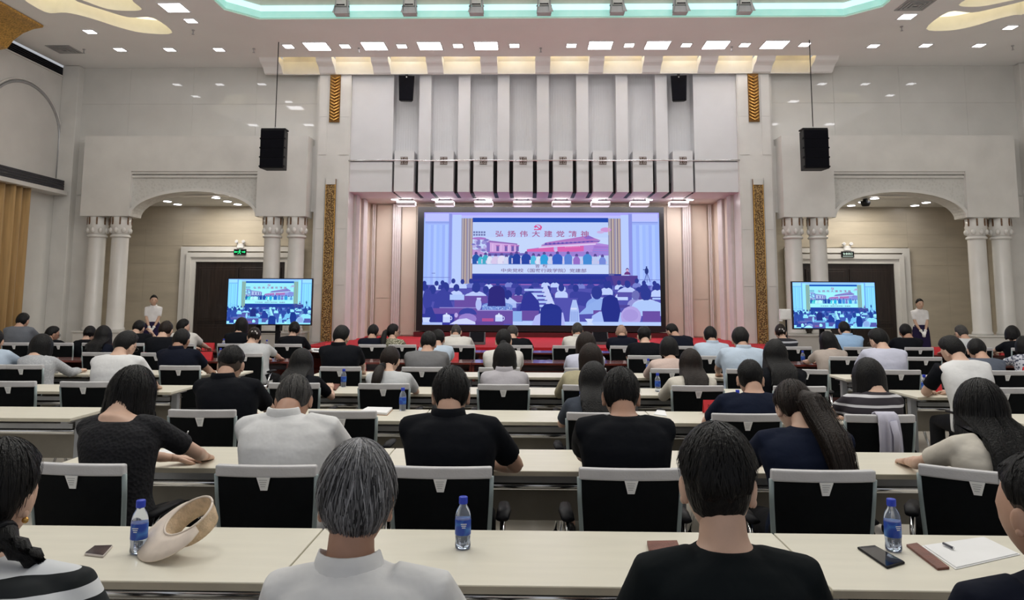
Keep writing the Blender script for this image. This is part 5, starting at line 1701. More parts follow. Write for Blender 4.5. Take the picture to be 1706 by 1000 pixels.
    for s in (-1, 1):
        y0, x0 = ((-0.02, 0.066) if stand else (0.36, 0.117))
        r_ = []
        for y, ww, h in ((-0.065, 0.028, 0.05), (-0.03, 0.036, 0.07), (0.05, 0.038, 0.06), (0.13, 0.044, 0.045), (0.18, 0.034, 0.032)):
            r_.append([(s * x0 + ww * math.cos(a), y0 + y, 0.012 + max(0, h * math.sin(a)) if math.sin(a) > 0 else 0.004) for a in np.linspace(0, 2 * PI, 12, endpoint=False)])
        Mesh().loft(r_).obj('shoe', M_SHOE, root, True)
    # hair
    st = {'buzz': 'stubble'}.get(hair, hair)
    tone = {'grey': 0.24, 'salt': 0.35}.get(hc, 0.35)
    def yback(z):
        u = min(1.0, max(0.0, (z - hip[2]) / (S[2] - hip[2])))
        d = np.interp(u, [0, 0.32, 0.58, 0.80, 0.93, 1.0], [0.125, 0.115, 0.122, 0.118, 0.100, 0.080])
        return spine(u)[1] - d * w_ - 0.014
    def push(p, gap):
        k_ = min(1.0, max(0.0, (nb[2] + 0.05 - p[2]) / 0.07))
        lim = yback(p[2]) - gap
        if p[1] > lim and p[1] < Hc[1] + 0.02 and k_ > 0 and abs(p[0] - S[0]) < 0.19:
            p[1] = p[1] + (lim - p[1]) * k_
        return p
    def put(nm, m_, hm):
        if st == 'long' and not stand:
            m_ = moved(m_, RHs, Hc)
            for v_ in m_.v:
                for p in v_:
                    push(p, 0.012 + 0.006 * math.sin(p[0] * 90))
            return m_.obj(nm, HAIRM[hm], root, True)
        o = moved(m_, RHs if st in ('bob', 'long') else RH, Hc).obj(nm, HAIRM[hm], root, True)
        return o
    nA = 44 if row < 3 else 28
    if st in ('short', 'fade', 'stubble', 'bald'):
        t_ = th if th is not None else {'short': 0.019, 'fade': 0.021, 'stubble': 0.006, 'bald': 0.003}[st]
        put('hair', hair_geo(st, th=t_, seed=seed, strands=strands, nA=nA, tone=tone), hc if st != 'bald' else 'bald')
        if st == 'fade':
            put('faded_sides', hair_geo('short', th=0.005, seed=seed + 1, strands=0, nA=nA, tone=0.3, rough_=0.001), sdark or 'stubble')
    elif st in ('bob', 'long'):
        t_ = th if th is not None else 0.024
        put('hair', hair_geo(st, zl=zl, th=t_, seed=seed, strands=strands, nA=nA, tone=tone, drift=(0.25 if drift is None else drift), wide=wide), hc)
    else:   # tied back: tight cap plus tail, braid or bun
        t_ = th if th is not None else 0.016
        put('hair', hair_geo('tied', th=t_, seed=seed, strands=strands, nA=nA, tone=tone), hc)
        if st == 'bun':
            Mesh().ball(Hc + RH @ np.array([0, -0.115, -0.01]), (0.042, 0.036, 0.040), 14, 10).obj('bun', HAIRM[hc], root, True)
        else:
            tl = tail or [(0, -0.10, 0.03), (0, -0.145, 0.0), (0, -0.155, -0.09), (0, -0.145, -0.18), (0, -0.13, -0.27)]
            RT = rz(-tr_) @ rx(-bw * 0.1) if st != 'braid' else np.eye(3)
            root_p = Hc + (RH @ np.array(tl[0]) if st != 'braid' else np.array(tl[0]))
            pts = [root_p + RT @ (np.array(p) - np.array(tl[0])) for p in tl]
            if st != 'braid':
                pts = [push(p.copy(), 0.03) for p in pts]
            if st == 'braid':
                rad = [0.030 * (1 - 0.35 * i / len(pts)) * (1.15 if i % 2 else 0.8) for i in range(len(pts))]
            else:
                rad = [0.022, 0.040, 0.046, 0.040, 0.010][:len(pts)] if len(pts) == 5 else [0.028] + [tailr * (1 - 0.55 * (i / len(pts)) ** 3) for i in range(1, len(pts))]
            m_ = Mesh().tube(pts, rad, 12)
            m_.c = [(tone * random.uniform(0.5, 1.5),) * 3 for _ in m_.f]
            rnd = random.Random(seed)
            for k in range(strands // 2):
                o_ = np.array([rnd.uniform(-1, 1), rnd.uniform(-1, 0.2), 0]) * rad[len(pts) // 2] * 1.05
                v_ = []
                for i, p in enumerate(pts[1:]):
                    q = p + (RH @ o_) * (rad[i + 1] / max(rad)) + np.array([rnd.uniform(-1, 1), rnd.uniform(-1, 1), rnd.uniform(-1, 1)]) * 0.004
                    v_ += [q - (0.0015, 0, 0), q + (0.0015, 0, 0)]
                c_ = (min(1, max(0, rnd.gauss(tone, 0.25))),) * 3
                m_.add(v_, [(2 * i, 2 * i + 1, 2 * i + 3, 2 * i + 2) for i in range(len(pts) - 2)], c_)
            m_.obj('braid' if st == 'braid' else 'ponytail', HAIRM[hc], root, True)
            Mesh().tube([pts[0] + (pts[1] - pts[0]) * 0.35, pts[0] + (pts[1] - pts[0]) * 0.7], 0.034, 12).obj('hair_tie', M_BLK, root, True)
    if clip:
        p = Hc + RH @ np.array([0.01, -0.122, 0.01])
        c_ = Mesh()
        for k in range(4):
            c_.ball(p + RH @ np.array([-0.03 + k * 0.02, -0.006, 0.012 * (-1) ** k]), (0.014, 0.010, 0.014), 8, 6)
        c_.obj('hair_clip', M_FLUTE, root, True)
    if earring:
        for s in (-1, 1):
            Mesh().ball(Hc + RH @ np.array([s * 0.084, -0.003, -0.048]), 0.008, 10, 8).obj('earring', M_GOLD, root, True)
    if stand or abs(turn) > 20 or glasses:
        for s in (-1, 1):
            Mesh().ball(Hc + RH @ np.array([s * 0.031, 0.083, 0.004]), (0.013, 0.008, 0.006), 10, 6).obj('eye', M_EYE, root, True)
            Mesh().tube([Hc + RH @ np.array(p) for p in ((s * 0.016, 0.092, 0.026), (s * 0.032, 0.090, 0.030), (s * 0.048, 0.080, 0.026))], 0.0022, 6).obj('eyebrow', HAIRM['black'], root, True)
        Mesh().tube([Hc + RH @ np.array(p) for p in ((-0.020, 0.086, -0.060), (0, 0.094, -0.059), (0.020, 0.086, -0.060))], [(0.001, 0.002), (0.003, 0.004), (0.001, 0.002)], 8).obj('lips', M_LIPS, root, True)
    if glasses:
        gm = Mesh()
        for s in (-1, 1):
            ring = [Hc + RH @ np.array([s * 0.034 + 0.024 * math.cos(a), 0.103, 0.004 + 0.018 * math.sin(a)]) for a in np.linspace(0, 2 * PI, 15)]
            gm.tube(ring, 0.0022, 6)
            gm.tube([Hc + RH @ np.array(p) for p in ((s * 0.058, 0.102, 0.008), (s * 0.082, 0.06, 0.008), (s * 0.086, -0.01, 0.004))], 0.0022, 6)
        gm.tube([Hc + RH @ np.array([-0.010, 0.104, 0.006]), Hc + RH @ np.array([0.010, 0.104, 0.006])], 0.0022, 6)
        gm.obj('glasses', M_GLASS, root, True)
    if gloves:
        glv.obj('gloves', M_GLOVE, root, True)
    return S, nb


PEOPLE_N = [0]


def P(row, px, top, who, cpx=None, bpx=None, chair=True, crot=0.0, dy=0.0, rotz=0.0, **k):
    """seated person: px/top = where the crown of the head shows in the 1706x1000 frame"""
    PEOPLE_N[0] += 1
    k.setdefault('lean', 0.06); k.setdefault('bow', 8)
    if row >= 2 and abs(k.get('turn', 0)) < 45:
        k['bow'] += 8
    k['turn'] = k.get('turn', 0) + 0.8 * math.degrees(math.atan((px - 880) / 1240))      # turns are given as they look from the camera's side
    dn = HIP[row] - dy
    Yp = ROWS[row] - dn
    hy = k['lean'] + 0.06 + 0.05 * math.sin(math.radians(k['bow']))
    top3 = unproj(px, top, Y=Yp + hy)
    bx = unproj(bpx, 560, Y=Yp)[0] if bpx is not None else top3[0]
    root = thing('person', who, 'person', (bx, Yp, 0), rotz, 'seated audience')
    hair_h = {'bald': 0.004, 'buzz': 0.006}.get(k.get('hair', 'short'), 0.02)
    Hc = np.array([top3[0] - bx, hy, top3[2] - HR[2] - hair_h])
    if rotz:
        Hc = rz(-rotz) @ Hc
    build_person(root, Hc, row, dn=dn, seed=PEOPLE_N[0], **k)
    if chair:
        cxw = unproj(cpx, 600, Y=Yp - 0.24)[0] if cpx is not None else bx
        place_chair(cxw, Yp, crot, 'black grey-banded chair of the ' + who)
    return root
# ---- nearest row
P(1, 2, 735, 'woman in a bold black-and-white striped top with a braid', bpx=96, fem=True, shirt='boldstripe', hair='braid', turn=30, bow=6, lean=0.05, strands=500, skin=1, th=0.026, earring=True, w=1.2, dy=0.02,
  tail=[(0.062, -0.073, -0.05), (0.085, -0.085, -0.066), (0.105, -0.088, -0.080), (0.122, -0.086, -0.092), (0.138, -0.082, -0.104), (0.152, -0.077, -0.115), (0.165, -0.072, -0.126)])
P(1, 596, 738, 'grey-haired man in a white polo shirt, seen from behind', bpx=636, shirt='white', hair='short', hc='grey', th=0.026, strands=2600, bow=4, lean=0.03, roll=2, collar=True, skin=2, w=1.02, eo=0.9)
P(1, 1193, 711, 'young man in a dark round-neck tee at the nearest row', bpx=1203, shirt='blackgreen', hair='fade', sdark='black', th=0.028, strands=1500, bow=2, lean=0.03, skin=1, w=0.98, eo=0.8)
P(1, 1728, 757, 'man in a navy shirt cut by the picture edge', bpx=1705, shirt='deepnavy', hair='fade', turn=-46, bow=4, lean=0.05, skin=0, strands=300, w=1.0)
# ---- second row
P(2, 222, 611, 'woman in a black lace-backed blouse writing with a pen', bpx=218, cpx=150, crot=-0.08, fem=True, shirt='lace', hair='bob', zl=-0.155, th=0.026, wide=1.08, turn=32, bow=26, lean=0.16, strands=500, skin=1, eo=1.2, w=1.05, drift=0.0, scoop=True,
  arms={1: {'hand': (0.16, 0.50, 0.775), 'pole': (1.0, -0.1, -0.5)}, -1: {'hand': (0.02, 0.46, 0.775)}})
P(2, 491, 624, 'broad man in a white shirt bowing over his desk', bpx=488, cpx=452, shirt='white', hair='buzz', hc='salt', th=0.012, bow=30, lean=0.20, collar=True, skin=2, w=1.14, eo=0.9, strands=700, sl='long')
P(2, 752, 609, 'man in a black polo, elbow out on the desk', bpx=757, cpx=738, shirt='black', hair='short', bow=10, lean=0.08, collar=True, skin=0, w=1.08, eo=0.6, strands=600,
  arms={1: {'hand': (0.13, 0.40, 0.775), 'pole': (1.0, -0.15, -0.55)}})
P(2, 1034, 611, 'man in a black tee beside the woman with straight hair', bpx=1040, cpx=1047, shirt='black', hair='short', bow=10, lean=0.08, skin=2, w=1.06, eo=0.6, strands=600)
P(2, 1322, 632, 'woman in a navy top with a loose brown ponytail', bpx=1338, cpx=1362, fem=True, shirt='navy', hair='tied', hc='brown', bow=24, lean=0.18, turn=-16, strands=700, skin=1, w=1.22, th=0.022, eo=0.8,
  tailr=0.062, tail=[(0.01, -0.095, 0.03), (0.035, -0.135, 0.0), (0.05, -0.15, -0.07), (0.058, -0.155, -0.14), (0.062, -0.15, -0.21), (0.066, -0.14, -0.28), (0.07, -0.13, -0.33)])
P(2, 1632, 635, 'woman in a cream tee with long wavy black hair', bpx=1640, cpx=1668, crot=-0.5, fem=True, shirt='cream', hair='long', zl=-0.40, th=0.032, wide=1.25, bow=14, lean=0.13, turn=-12, strands=900, skin=1, w=1.1, drift=0.3, eo=1.1)
# ---- third row
P(3, 386, 575, 'man in a black shirt with shaved temples', bpx=392, cpx=342, shirt='black', hair='fade', turn=10, bow=14, lean=0.12, skin=0, w=1.04, collar=True, strands=300)
P(3, 989, 602, 'woman in a dark slate shirt with straight black hair', bpx=984, fem=True, shirt='slate', hair='long', zl=-0.26, th=0.022, bow=16, lean=0.14, skin=1, drift=0.25, cpx=1000)
P(3, 1249, 598, 'man in a navy tee with close-cropped hair', bpx=1238, shirt='navy', hair='fade', sdark='black', bow=8, lean=0.12, skin=0, cpx=1240, w=1.04, strands=300, th=0.016)
P(3, 1446, 597, 'woman in a dark knitted vest with thin white stripes', bpx=1440, cpx=1460, fem=True, shirt='finestripe', hair='bob', zl=-0.16, th=0.026, bow=20, lean=0.16, turn=-14, skin=1, w=1.08, eo=1.1, sl='cap')
# ---- fourth row
P(4, 210, 551, 'man in a plain white tee looking aside', bpx=196, cpx=146, shirt='white', hair='short', th=0.026, turn=38, bow=14, lean=0.14, skin=1, w=1.08, glasses=True)
P(4, 503, 581, 'long-haired woman in black behind the white shirt', bpx=506, cpx=492, fem=True, shirt='black', hair='long', zl=-0.33, th=0.026, bow=18, lean=0.16, skin=1, drift=0.3, wide=1.12)
P(4, 650, 575, 'woman in a white tee with a low brown ponytail', bpx=655, cpx=641, fem=True, shirt='silver', hair='tied', hc='brown', bow=16, lean=0.12, turn=14, skin=1, w=1.08,
  tail=[(-0.02, -0.09, -0.06), (-0.035, -0.12, -0.10), (-0.04, -0.13, -0.15), (-0.045, -0.13, -0.20), (-0.045, -0.12, -0.25)])
P(4, 841, 572, 'woman in a lavender-grey jacket with bobbed hair', bpx=841, cpx=839, fem=True, shirt='lavgrey', hair='bob', zl=-0.085, th=0.026, wide=1.04, bow=10, lean=0.10, skin=1, w=1.1, collar=True, eo=0.9)
P(4, 984, 573, 'woman in an olive blouse with dark brown hair', bpx=966, cpx=980, fem=True, shirt='olive', hair='bob', hc='brown', zl=-0.14, th=0.030, bow=16, lean=0.14, turn=-18, skin=1, w=1.12, sl='long')
P(4, 1150, 581, 'woman in a beige blouse with long brown hair', bpx=1148, cpx=1161, fem=True, shirt='cream', hair='long', hc='brown', zl=-0.27, th=0.024, bow=12, lean=0.12, skin=1, w=1.1, drift=0.25, sl='long')
P(4, 1291, 566, 'long-haired woman in black by the aisle', bpx=1300, cpx=1330, fem=True, shirt='black', hair='long', zl=-0.34, th=0.026, bow=8, lean=0.08, skin=1, w=1.15, drift=0.3, wide=1.15, sl='long')
P(4, 1586, 560, 'man in a white tee with one black sleeve', bpx=1618, shirt='white', hair='short', th=0.03, turn=-42, bow=18, lean=0.22, skin=1, w=1.08, cpx=1668, eo=0.9, arms={-1: {'col': 'black'}})
# ---- fifth row
P(5, 70, 557, 'woman in a grey-white blouse with shoulder-length hair', bpx=72, cpx=40, fem=True, shirt='speckled', hair='bob', zl=-0.17, th=0.028, turn=34, bow=14, lean=0.12, skin=1, w=1.12, sl='long')
P(5, -8, 548, 'person in a pale blue shirt at the picture edge', bpx=-2, shirt='paleblue', hair='short', turn=10, bow=8, lean=0.08, skin=0, w=1.0, sl='long', cpx=-12)
P(5, 303, 547, 'man in a navy shirt beside the red name cards', bpx=304, cpx=301, shirt='deepnavy', hair='short', turn=18, bow=8, lean=0.10, skin=2, w=1.08, collar=True)
P(5, 569, 541, 'man in a black shirt resting a bare elbow', bpx=572, cpx=568, shirt='black', hair='short', turn=18, bow=8, lean=0.08, skin=1, w=1.06, collar=True)
P(5, 714, 551, 'man in a charcoal-grey shirt', bpx=710, cpx=704, shirt='grey', hair='short', bow=8, lean=0.10, skin=0, w=1.12, turn=6)
P(5, 839, 547, 'woman in a white short-sleeved shirt behind the bobbed hair', bpx=838, cpx=832, fem=True, shirt='offwhite', hair='tied', turn=0, bow=12, lean=0.12, skin=1, w=1.16, tail=[(0, -0.10, -0.03), (0, -0.12, -0.05), (0, -0.12, -0.08), (0, -0.11, -0.10), (0, -0.10, -0.12)])
P(5, 976, 554, 'woman in a lavender tee with dark brown hair', bpx=972, fem=True, shirt='lav', hair='bob', hc='brown', zl=-0.12, th=0.030, bow=14, lean=0.12, skin=1, w=1.12)
P(5, 1114, 561, 'woman in a pale pink blouse with short hair', bpx=1108, cpx=1118, fem=True, shirt='pink', hair='bob', zl=-0.07, th=0.024, bow=10, lean=0.10, skin=1, w=1.04, sl='long')
P(5, 1233, 545, 'thick-haired man in a pale blue-white shirt by the aisle', bpx=1233, cpx=1244, shirt='paleblue', hair='short', th=0.026, bow=8, lean=0.10, skin=0, w=1.14, collar=True, eo=0.9)
P(5, 1463, 547, 'man in a lavender-blue shirt with glasses', bpx=1474, cpx=1497, shirt='lav', hair='short', th=0.028, turn=-36, bow=12, lean=0.14, skin=1, w=1.12, glasses=True)
P(5, 1626, 563, 'man in a blue-grey tee with greying hair', bpx=1634, cpx=1673, shirt='bluegrey', hair='short', hc='black', bow=14, lean=0.14, skin=0, w=1.08)
# ---- sixth row
P(6, 173, 543, 'woman in navy with long black hair before the columns', bpx=174, cpx=164, fem=True, shirt='deepnavy', hair='long', zl=-0.24, th=0.028, bow=6, lean=0.06, skin=1, wide=1.1)
P(6, 277, 534, 'man in a black tee in front of the attendant', bpx=276, cpx=262, shirt='black', hair='short', hc='brown', turn=16, bow=8, lean=0.08, skin=1, w=1.06)
P(6, 424, 544, 'woman in a white-blue blouse with a pearl hair clip', bpx=432, cpx=410, fem=True, shirt='silver', hair='bun', hc='brown', bow=18, lean=0.14, skin=1, w=1.2, clip=True, eo=1.0)
P(6, 730, 548, 'man in a pale blue shirt half hidden by the charcoal shirt', bpx=724, shirt='paleblue', hair='short', bow=10, lean=0.10, skin=0, w=1.08, chair=False)
P(6, 1073, 543, 'man in a black tee before the stage edge', bpx=1073, cpx=1074, shirt='black', hair='fade', sdark='black', bow=6, lean=0.08, skin=1, w=1.06)
P(6, 1183, 543, 'man in a pale blue-white shirt with short black hair', bpx=1184, cpx=1182, shirt='paleblue', hair='short', bow=6, lean=0.10, skin=0, w=1.06, collar=True)
P(6, 1380, 553, 'woman in a taupe knitted top with curled black hair', bpx=1380, cpx=1410, fem=True, shirt='taupe', hair='bob', zl=-0.19, th=0.034, wide=1.15, turn=-10, roll=-14, bow=14, lean=0.14, skin=1, w=1.16)
P(6, 1705, 560, 'woman in a flower-print blouse at the picture edge', bpx=1706, fem=True, shirt='flowerprint', hair='bob', zl=-0.10, bow=10, lean=0.10, skin=1, w=1.05, chair=False)
# ---- furthest row
P(7, 39, 521, 'man in a grey tee by the curtain', bpx=36, cpx=24, shirt='midgrey', hair='short', turn=26, bow=0, lean=0.02, skin=0, w=1.12)
P(7, 88, 543, 'man in dark clothes with glasses looking aside', bpx=84, cpx=98, shirt='black', hair='short', turn=62, bow=10, lean=0.10, skin=2, w=1.0, glasses=True)
P(7, 150, 542, 'woman in black with tied hair before the columns', bpx=146, cpx=158, fem=True, shirt='black', hair='bun', turn=12, bow=10, lean=0.10, skin=1, w=1.1)
P(7, 232, 533, 'man in black raising a hand to his face', bpx=232, shirt='black', hair='short', turn=20, bow=12, lean=0.10, skin=1, w=1.05, arms={1: {'hand': (0.10, 0.22, 1.02), 'pole': (0.6, 0.3, -1), 'fist': True}})
P(7, 306, 531, 'man in a white shirt turned to the side', bpx=312, shirt='offwhite', hair='short', turn=58, bow=4, lean=0.06, skin=1, w=1.04, cpx=300)
P(7, 403, 529, 'person in black before the television on the curtain side', bpx=394, fem=True, shirt='black', hair='bob', zl=-0.14, bow=4, lean=0.04, skin=1, w=1.05, cpx=384, sl='long')
P(7, 491, 535, 'woman in a dark brown jacket with a small bun', bpx=488, cpx=479, fem=True, shirt='black', hair='bun', bow=4, lean=0.06, skin=1, w=1.15, sl='long')
P(7, 622, 540, 'man in a dark navy suit before the stage', bpx=626, shirt='deepnavy', hair='short', turn=12, bow=6, lean=0.08, skin=0, w=1.12, sl='long')
P(7, 655, 539, 'woman in a leaf-print blouse with glasses', bpx=655, cpx=670, fem=True, shirt='leafprint', hair='tied', turn=55, bow=2, lean=0.05, skin=1, glasses=True, w=1.0)
P(7, 760, 540, 'close-cropped man in a cream polo leaning on his desk', bpx=764, cpx=768, shirt='offwhite', hair='buzz', hc='salt', bow=14, lean=0.14, skin=0, w=1.14, collar=True, eo=1.0)
P(7, 854, 541, 'man in a black tee reaching his arm out', bpx=866, cpx=864, shirt='black', hair='short', hc='salt', bow=14, lean=0.14, skin=1, w=1.1, eo=1.2)
P(7, 962, 537, 'man in a cream shirt with short grey-black hair', bpx=960, cpx=944, shirt='offwhite', hair='short', hc='salt', bow=4, lean=0.08, skin=2, w=1.04, collar=True)
P(7, 1035, 541, 'bald man in a navy polo before the stage', bpx=1037, cpx=1040, shirt='deepnavy', hair='bald', bow=10, lean=0.12, skin=0, w=1.12, collar=True)
P(7, 1120, 538, 'man in a navy jacket stooping over his desk', bpx=1138, cpx=1144, shirt='deepnavy', hair='short', turn=-24, bow=22, lean=0.18, skin=0, w=1.16, sl='long', rotz=0.25)
P(7, 1300, 539, 'woman in a dark top with thin grey stripes', bpx=1308, cpx=1329, fem=True, shirt='darkstripe', hair='bun', hc='brown', bow=6, lean=0.08, skin=1, w=1.12, sl='long', clip=True)
P(7, 1406, 535, 'man in a sky blue shirt before the television', bpx=1412, cpx=1430, shirt='skyblue', hair='short', turn=-16, bow=6, lean=0.08, skin=1, w=1.12, collar=True, sl='long')
P(7, 1508, 539, 'man in a black shirt beside the attendant', bpx=1506, cpx=1532, shirt='black', hair='short', bow=4, lean=0.08, skin=2, w=1.1)
P(7, 1601, 541, 'grey-haired man with glasses before the outer columns', bpx=1612, shirt='silver', hair='short', hc='salt', turn=-30, bow=10, lean=0.12, skin=0, w=1.06, glasses=True)
P(7, 1686, 543, 'woman in black before the outermost column', bpx=1690, fem=True, shirt='black', hair='bob', zl=-0.08, th=0.028, bow=6, lean=0.08, skin=1, w=1.15)
# ---- empty chairs
for row, px, lab in ((3, 574, 'empty black grey-banded chair behind the white-shirted man and the ponytail woman'), (4, 22, 'empty black grey-banded chair at the picture edge, fourth row, curtain side'), 
                     (6, 1540, 'empty black grey-banded chair between the lavender-blue shirt and the white tee'), (5, 1352, 'empty black grey-banded chair at the aisle beside the long black dress')):
    y = ROWS[row] - HIP[row]
    place_chair(unproj(px, 600, Y=y - 0.24)[0], y, -0.25 if row == 5 else 0.0, lab)

# ---- standing attendants
for px, top, lab, tn, x_ in ((257, 491, 'standing attendant in a white blouse and gloves on the curtain side', 30, 17.55), (1531, 497, 'standing attendant in a white blouse and gloves beside the dark door', 24, 17.9)):
    t3 = unproj(px, top, Y=x_)
    root = thing('person', lab, 'person', (t3[0], x_, 0), PI + (0.35 if px < 800 else -0.2), 'standing attendants')
    build_person(root, np.array([0, 0.03, t3[2] - HR[2] - 0.018]), 4, fem=True, shirt='whiteblouse', hair='bun', stand=True, skin=1, gloves=True, bow=0, lean=0, w=1.02, turn=-tn * 0.4, th=0.014, collar=True)
run_jobs()

# ================================================================== THINGS ON THE DESKS
DZ = 0.7402


def on_desk(px, py):
    p = unproj(px, py, Z=DZ)
    return p


def snap(p, m=0.06):
    """keep a small thing on the nearest desk top"""
    best = None
    for x0, x1, y0, y1 in DESKS:
        q = (min(max(p[0], x0 + m), x1 - m), min(max(p[1], y0 + m), y1 - m))
        d = (q[0] - p[0]) ** 2 + (q[1] - p[1]) ** 2
        if best is None or d < best[0]:
            best = (d, q)
    return np.array([best[1][0], best[1][1], DZ])


M_WATER = mat('clear_bottle', (0.80, 0.86, 0.95), 0.08, trans=0.85, ior=1.25, var=0.0)
M_BLUECAP = mat('blue_cap', (0.02, 0.05, 0.50), 0.4)
M_BLUELAB = mat_cells('blue_label', (0.015, 0.06, 0.38), (0.05, 0.20, 0.55), 25, 0.4, lo=0.4, hi=0.7)
M_WHITEPR = mat('white_print', (0.8, 0.82, 0.85), 0.6)


def make_bottle(hi):
    t = thing('water_bottle', 'bottle', 'bottle')
    n = 20 if hi else 10
    prof = [(0.020, 0.0), (0.026, 0.004), (0.027, 0.012), (0.0255, 0.03), (0.027, 0.045), (0.027, 0.10), (0.0262, 0.112), (0.022, 0.128), (0.014, 0.142), (0.0125, 0.148), (0.0125, 0.155)]
    Mesh().lathe(prof, (0, 0), n).obj('bottle_body', M_WATER, t, True)
    Mesh().lathe([(0.0265, 0.048), (0.0276, 0.050), (0.0276, 0.098), (0.0265, 0.100)], (0, 0), n).obj('paper_sleeve', M_BLUELAB, t, True)
    Mesh().lathe([(0.0148, 0.149), (0.0152, 0.151), (0.0150, 0.170), (0.0138, 0.172)], (0, 0), n).obj('cap', M_BLUECAP, t, True)
    if hi:
        for k in range(3):
            Mesh().box(-0.010 + 0.002 * k, 0.010 - 0.002 * k, -0.0285, -0.0276, 0.086 - 0.006 * k, 0.0885 - 0.006 * k).obj('print_line', M_WHITEPR, t)
        Mesh().lathe([(0.0245, 0.006), (0.0245, 0.095), (0.001, 0.0951)], (0, 0), n).obj('water', mat('water', (0.85, 0.92, 1.0), 0.02, trans=1.0, ior=1.33, var=0.0), t, True)
    return t


b_hi, b_lo = make_bottle(True), make_bottle(False)
bl = [(230, 922, 1, 'blue-capped water bottle beside the straw visor'), (771, 914, 1, 'blue-capped water bottle alone on the nearest desk beside the grey-haired man'), (1489, 918, 1, 'blue-capped water bottle beside the black phone'),
      (672, 683, 0, 'water bottle behind the chair of the low brown ponytail'), (574, 644, 0, 'water bottle behind the chair of the bare-elbowed man'), (1096, 653, 0, 'water bottle between the pale pink blouse and the beige blouse'),
      (1220, 683, 0, 'water bottle beside the red card in the middle rows'), (1076, 620, 0, 'water bottle before the man in the black tee near the stage edge'), (1541, 656, 0, 'water bottle on the desk of the man with one black sleeve'),
      (1338, 606, 0, 'water bottle on the red-brown desk by the taupe top'), (969, 690, 0, 'water bottle beside the dark slate shirt'), (372, 582, 0, 'water bottle beside the red cards, near the white-shirted man turned aside'),
      (364, 602, 0, 'water bottle beside the red cards, before the shaved temples'), (444, 584, 0, 'water bottle between the pearl clip and the dark brown jacket'), (750, 600, 0, 'water bottle by the tall red card before the charcoal shirt'), (155, 601, 0, 'water bottle in front of the plain white tee')]
first = {0: True, 1: True}
for px, py, hi, lab in bl:
    p = snap(on_desk(px, py))
    src = b_hi if hi else b_lo
    if first[hi]:
        first[hi] = False
        src.location = (p[0], p[1], DZ); tag(src, lab, None, 'blue-capped water bottles')
    else:
        dup(src, (p[0], p[1], DZ), random.uniform(-0.3, 0.3), lab, 'blue-capped water bottles')

# ---- red tent cards
M_CARD = mat('red_card', (0.62, 0.03, 0.04), 0.6, var=0.05)
M_CARDTX = mat('card_ink', (0.03, 0.008, 0.008), 0.7)
cards = [(38, 591, 10, 'beside the grey-white blouse'), (103, 577, 9, 'beyond the man in dark clothes with glasses'), (144, 589, 12, 'before the long black hair by the columns'), (247, 600, 24, 'before the navy shirt, curtain side'), (262, 574, 16, 'beyond the man in the black tee, curtain side'),
         (352, 581, 20, 'beyond the white shirt turned aside'), (342, 599, 24, 'below the white shirt turned aside'), (454, 588, 12, 'beside the white-blue blouse'), (518, 578, 18, 'beside the dark brown jacket'), (592, 574, 12, 'before the navy suit'),
         (613, 615, 16, 'beside the bare elbow'), (758, 600, 12, 'tall, before the charcoal shirt'), (860, 588, 8, 'beyond the white short-sleeved shirt'), (1271, 588, 10, 'beside the pale blue shirts'), (1561, 589, 18, 'before the attendant by the dark door'),
         (1645, 586, 12, 'before the outer columns'), (1678, 599, 14, 'beside the flower-print blouse'), (1700, 625, 16, 'at the picture edge, fifth row'), (1560, 655, 12, 'beside the bottle of the black-sleeved man'), (1192, 688, 42, 'with black brush characters beside the navy tee')]
for i, (px, py, w, lab) in enumerate(cards):
    p = snap(on_desk(px, py), 0.09)
    wd = w * p[1] / 1240
    h = 0.105 if w < 30 else 0.10
    wd = min(max(wd, 0.09), 0.2)
    t = thing('name_card', 'red tent card ' + lab, 'name card', (p[0], p[1], DZ), group='red tent cards')
    for s in (-1, 1):
        Mesh().hexa([(-wd / 2, s * 0.035 - 0.001, 0), (wd / 2, s * 0.035 - 0.001, 0), (wd / 2, s * 0.035 + 0.001, 0), (-wd / 2, s * 0.035 + 0.001, 0)],
                    [(-wd / 2, -0.001, h), (wd / 2, -0.001, h), (wd / 2, 0.001, h), (-wd / 2, 0.001, h)]).obj('card_leaf', M_CARD, t)
    if w > 30:
        face_text('洪怡馨', 0.048, t, (0, -0.0225, h * 0.42), M_CARDTX, 1.0, 0.0008, (PI / 2 - 0.33, 0, 0))


# ---- phones, notebooks, papers, pens
def quad(pts, py_z=DZ):
    return [on_desk(*p) for p in pts]


def slab_from(name, pts, th, material, label, cat, parent=None, z=DZ, bevel=0.004):
    q = [on_desk(*p) for p in pts]
    c = sum(q) / 4
    m = Mesh().hexa([(a[0] - c[0], a[1] - c[1], 0) for a in q], [(a[0] - c[0], a[1] - c[1], th) for a in q])
    fix = m.data(name); fix_normals(fix)
    o = link(name, fix, material, None, bevel)
    o.location = (c[0], c[1], z)
    if label:
        tag(o, label, cat)
    return o, c, q


def phone(pts, body, glass, label):
    q = [on_desk(*p) for p in pts]
    c = sum(q) / 4
    t = thing('smartphone', label, 'phone', (c[0], c[1], DZ))
    def sc(f, z0, z1):
        m = Mesh().hexa([((a[0] - c[0]) * f, (a[1] - c[1]) * f, z0) for a in q], [((a[0] - c[0]) * f, (a[1] - c[1]) * f, z1) for a in q])
        return m
    o = sc(1, 0, 0.008).obj('phone_case', body, t, bevel=0.003); fix_normals(o.data)
    o = sc(0.94, 0.008, 0.0086).obj('screen_glass', glass, t); fix_normals(o.data)
    d = (q[1] - q[0]) / np.linalg.norm(q[1] - q[0])
    b = q[0] - c + d * 0.012
    Mesh().ball((b[0] * 0.9, b[1] * 0.9, 0.0087), (0.003, 0.003, 0.0006), 8, 4).obj('camera_dot', M_BLK, t)


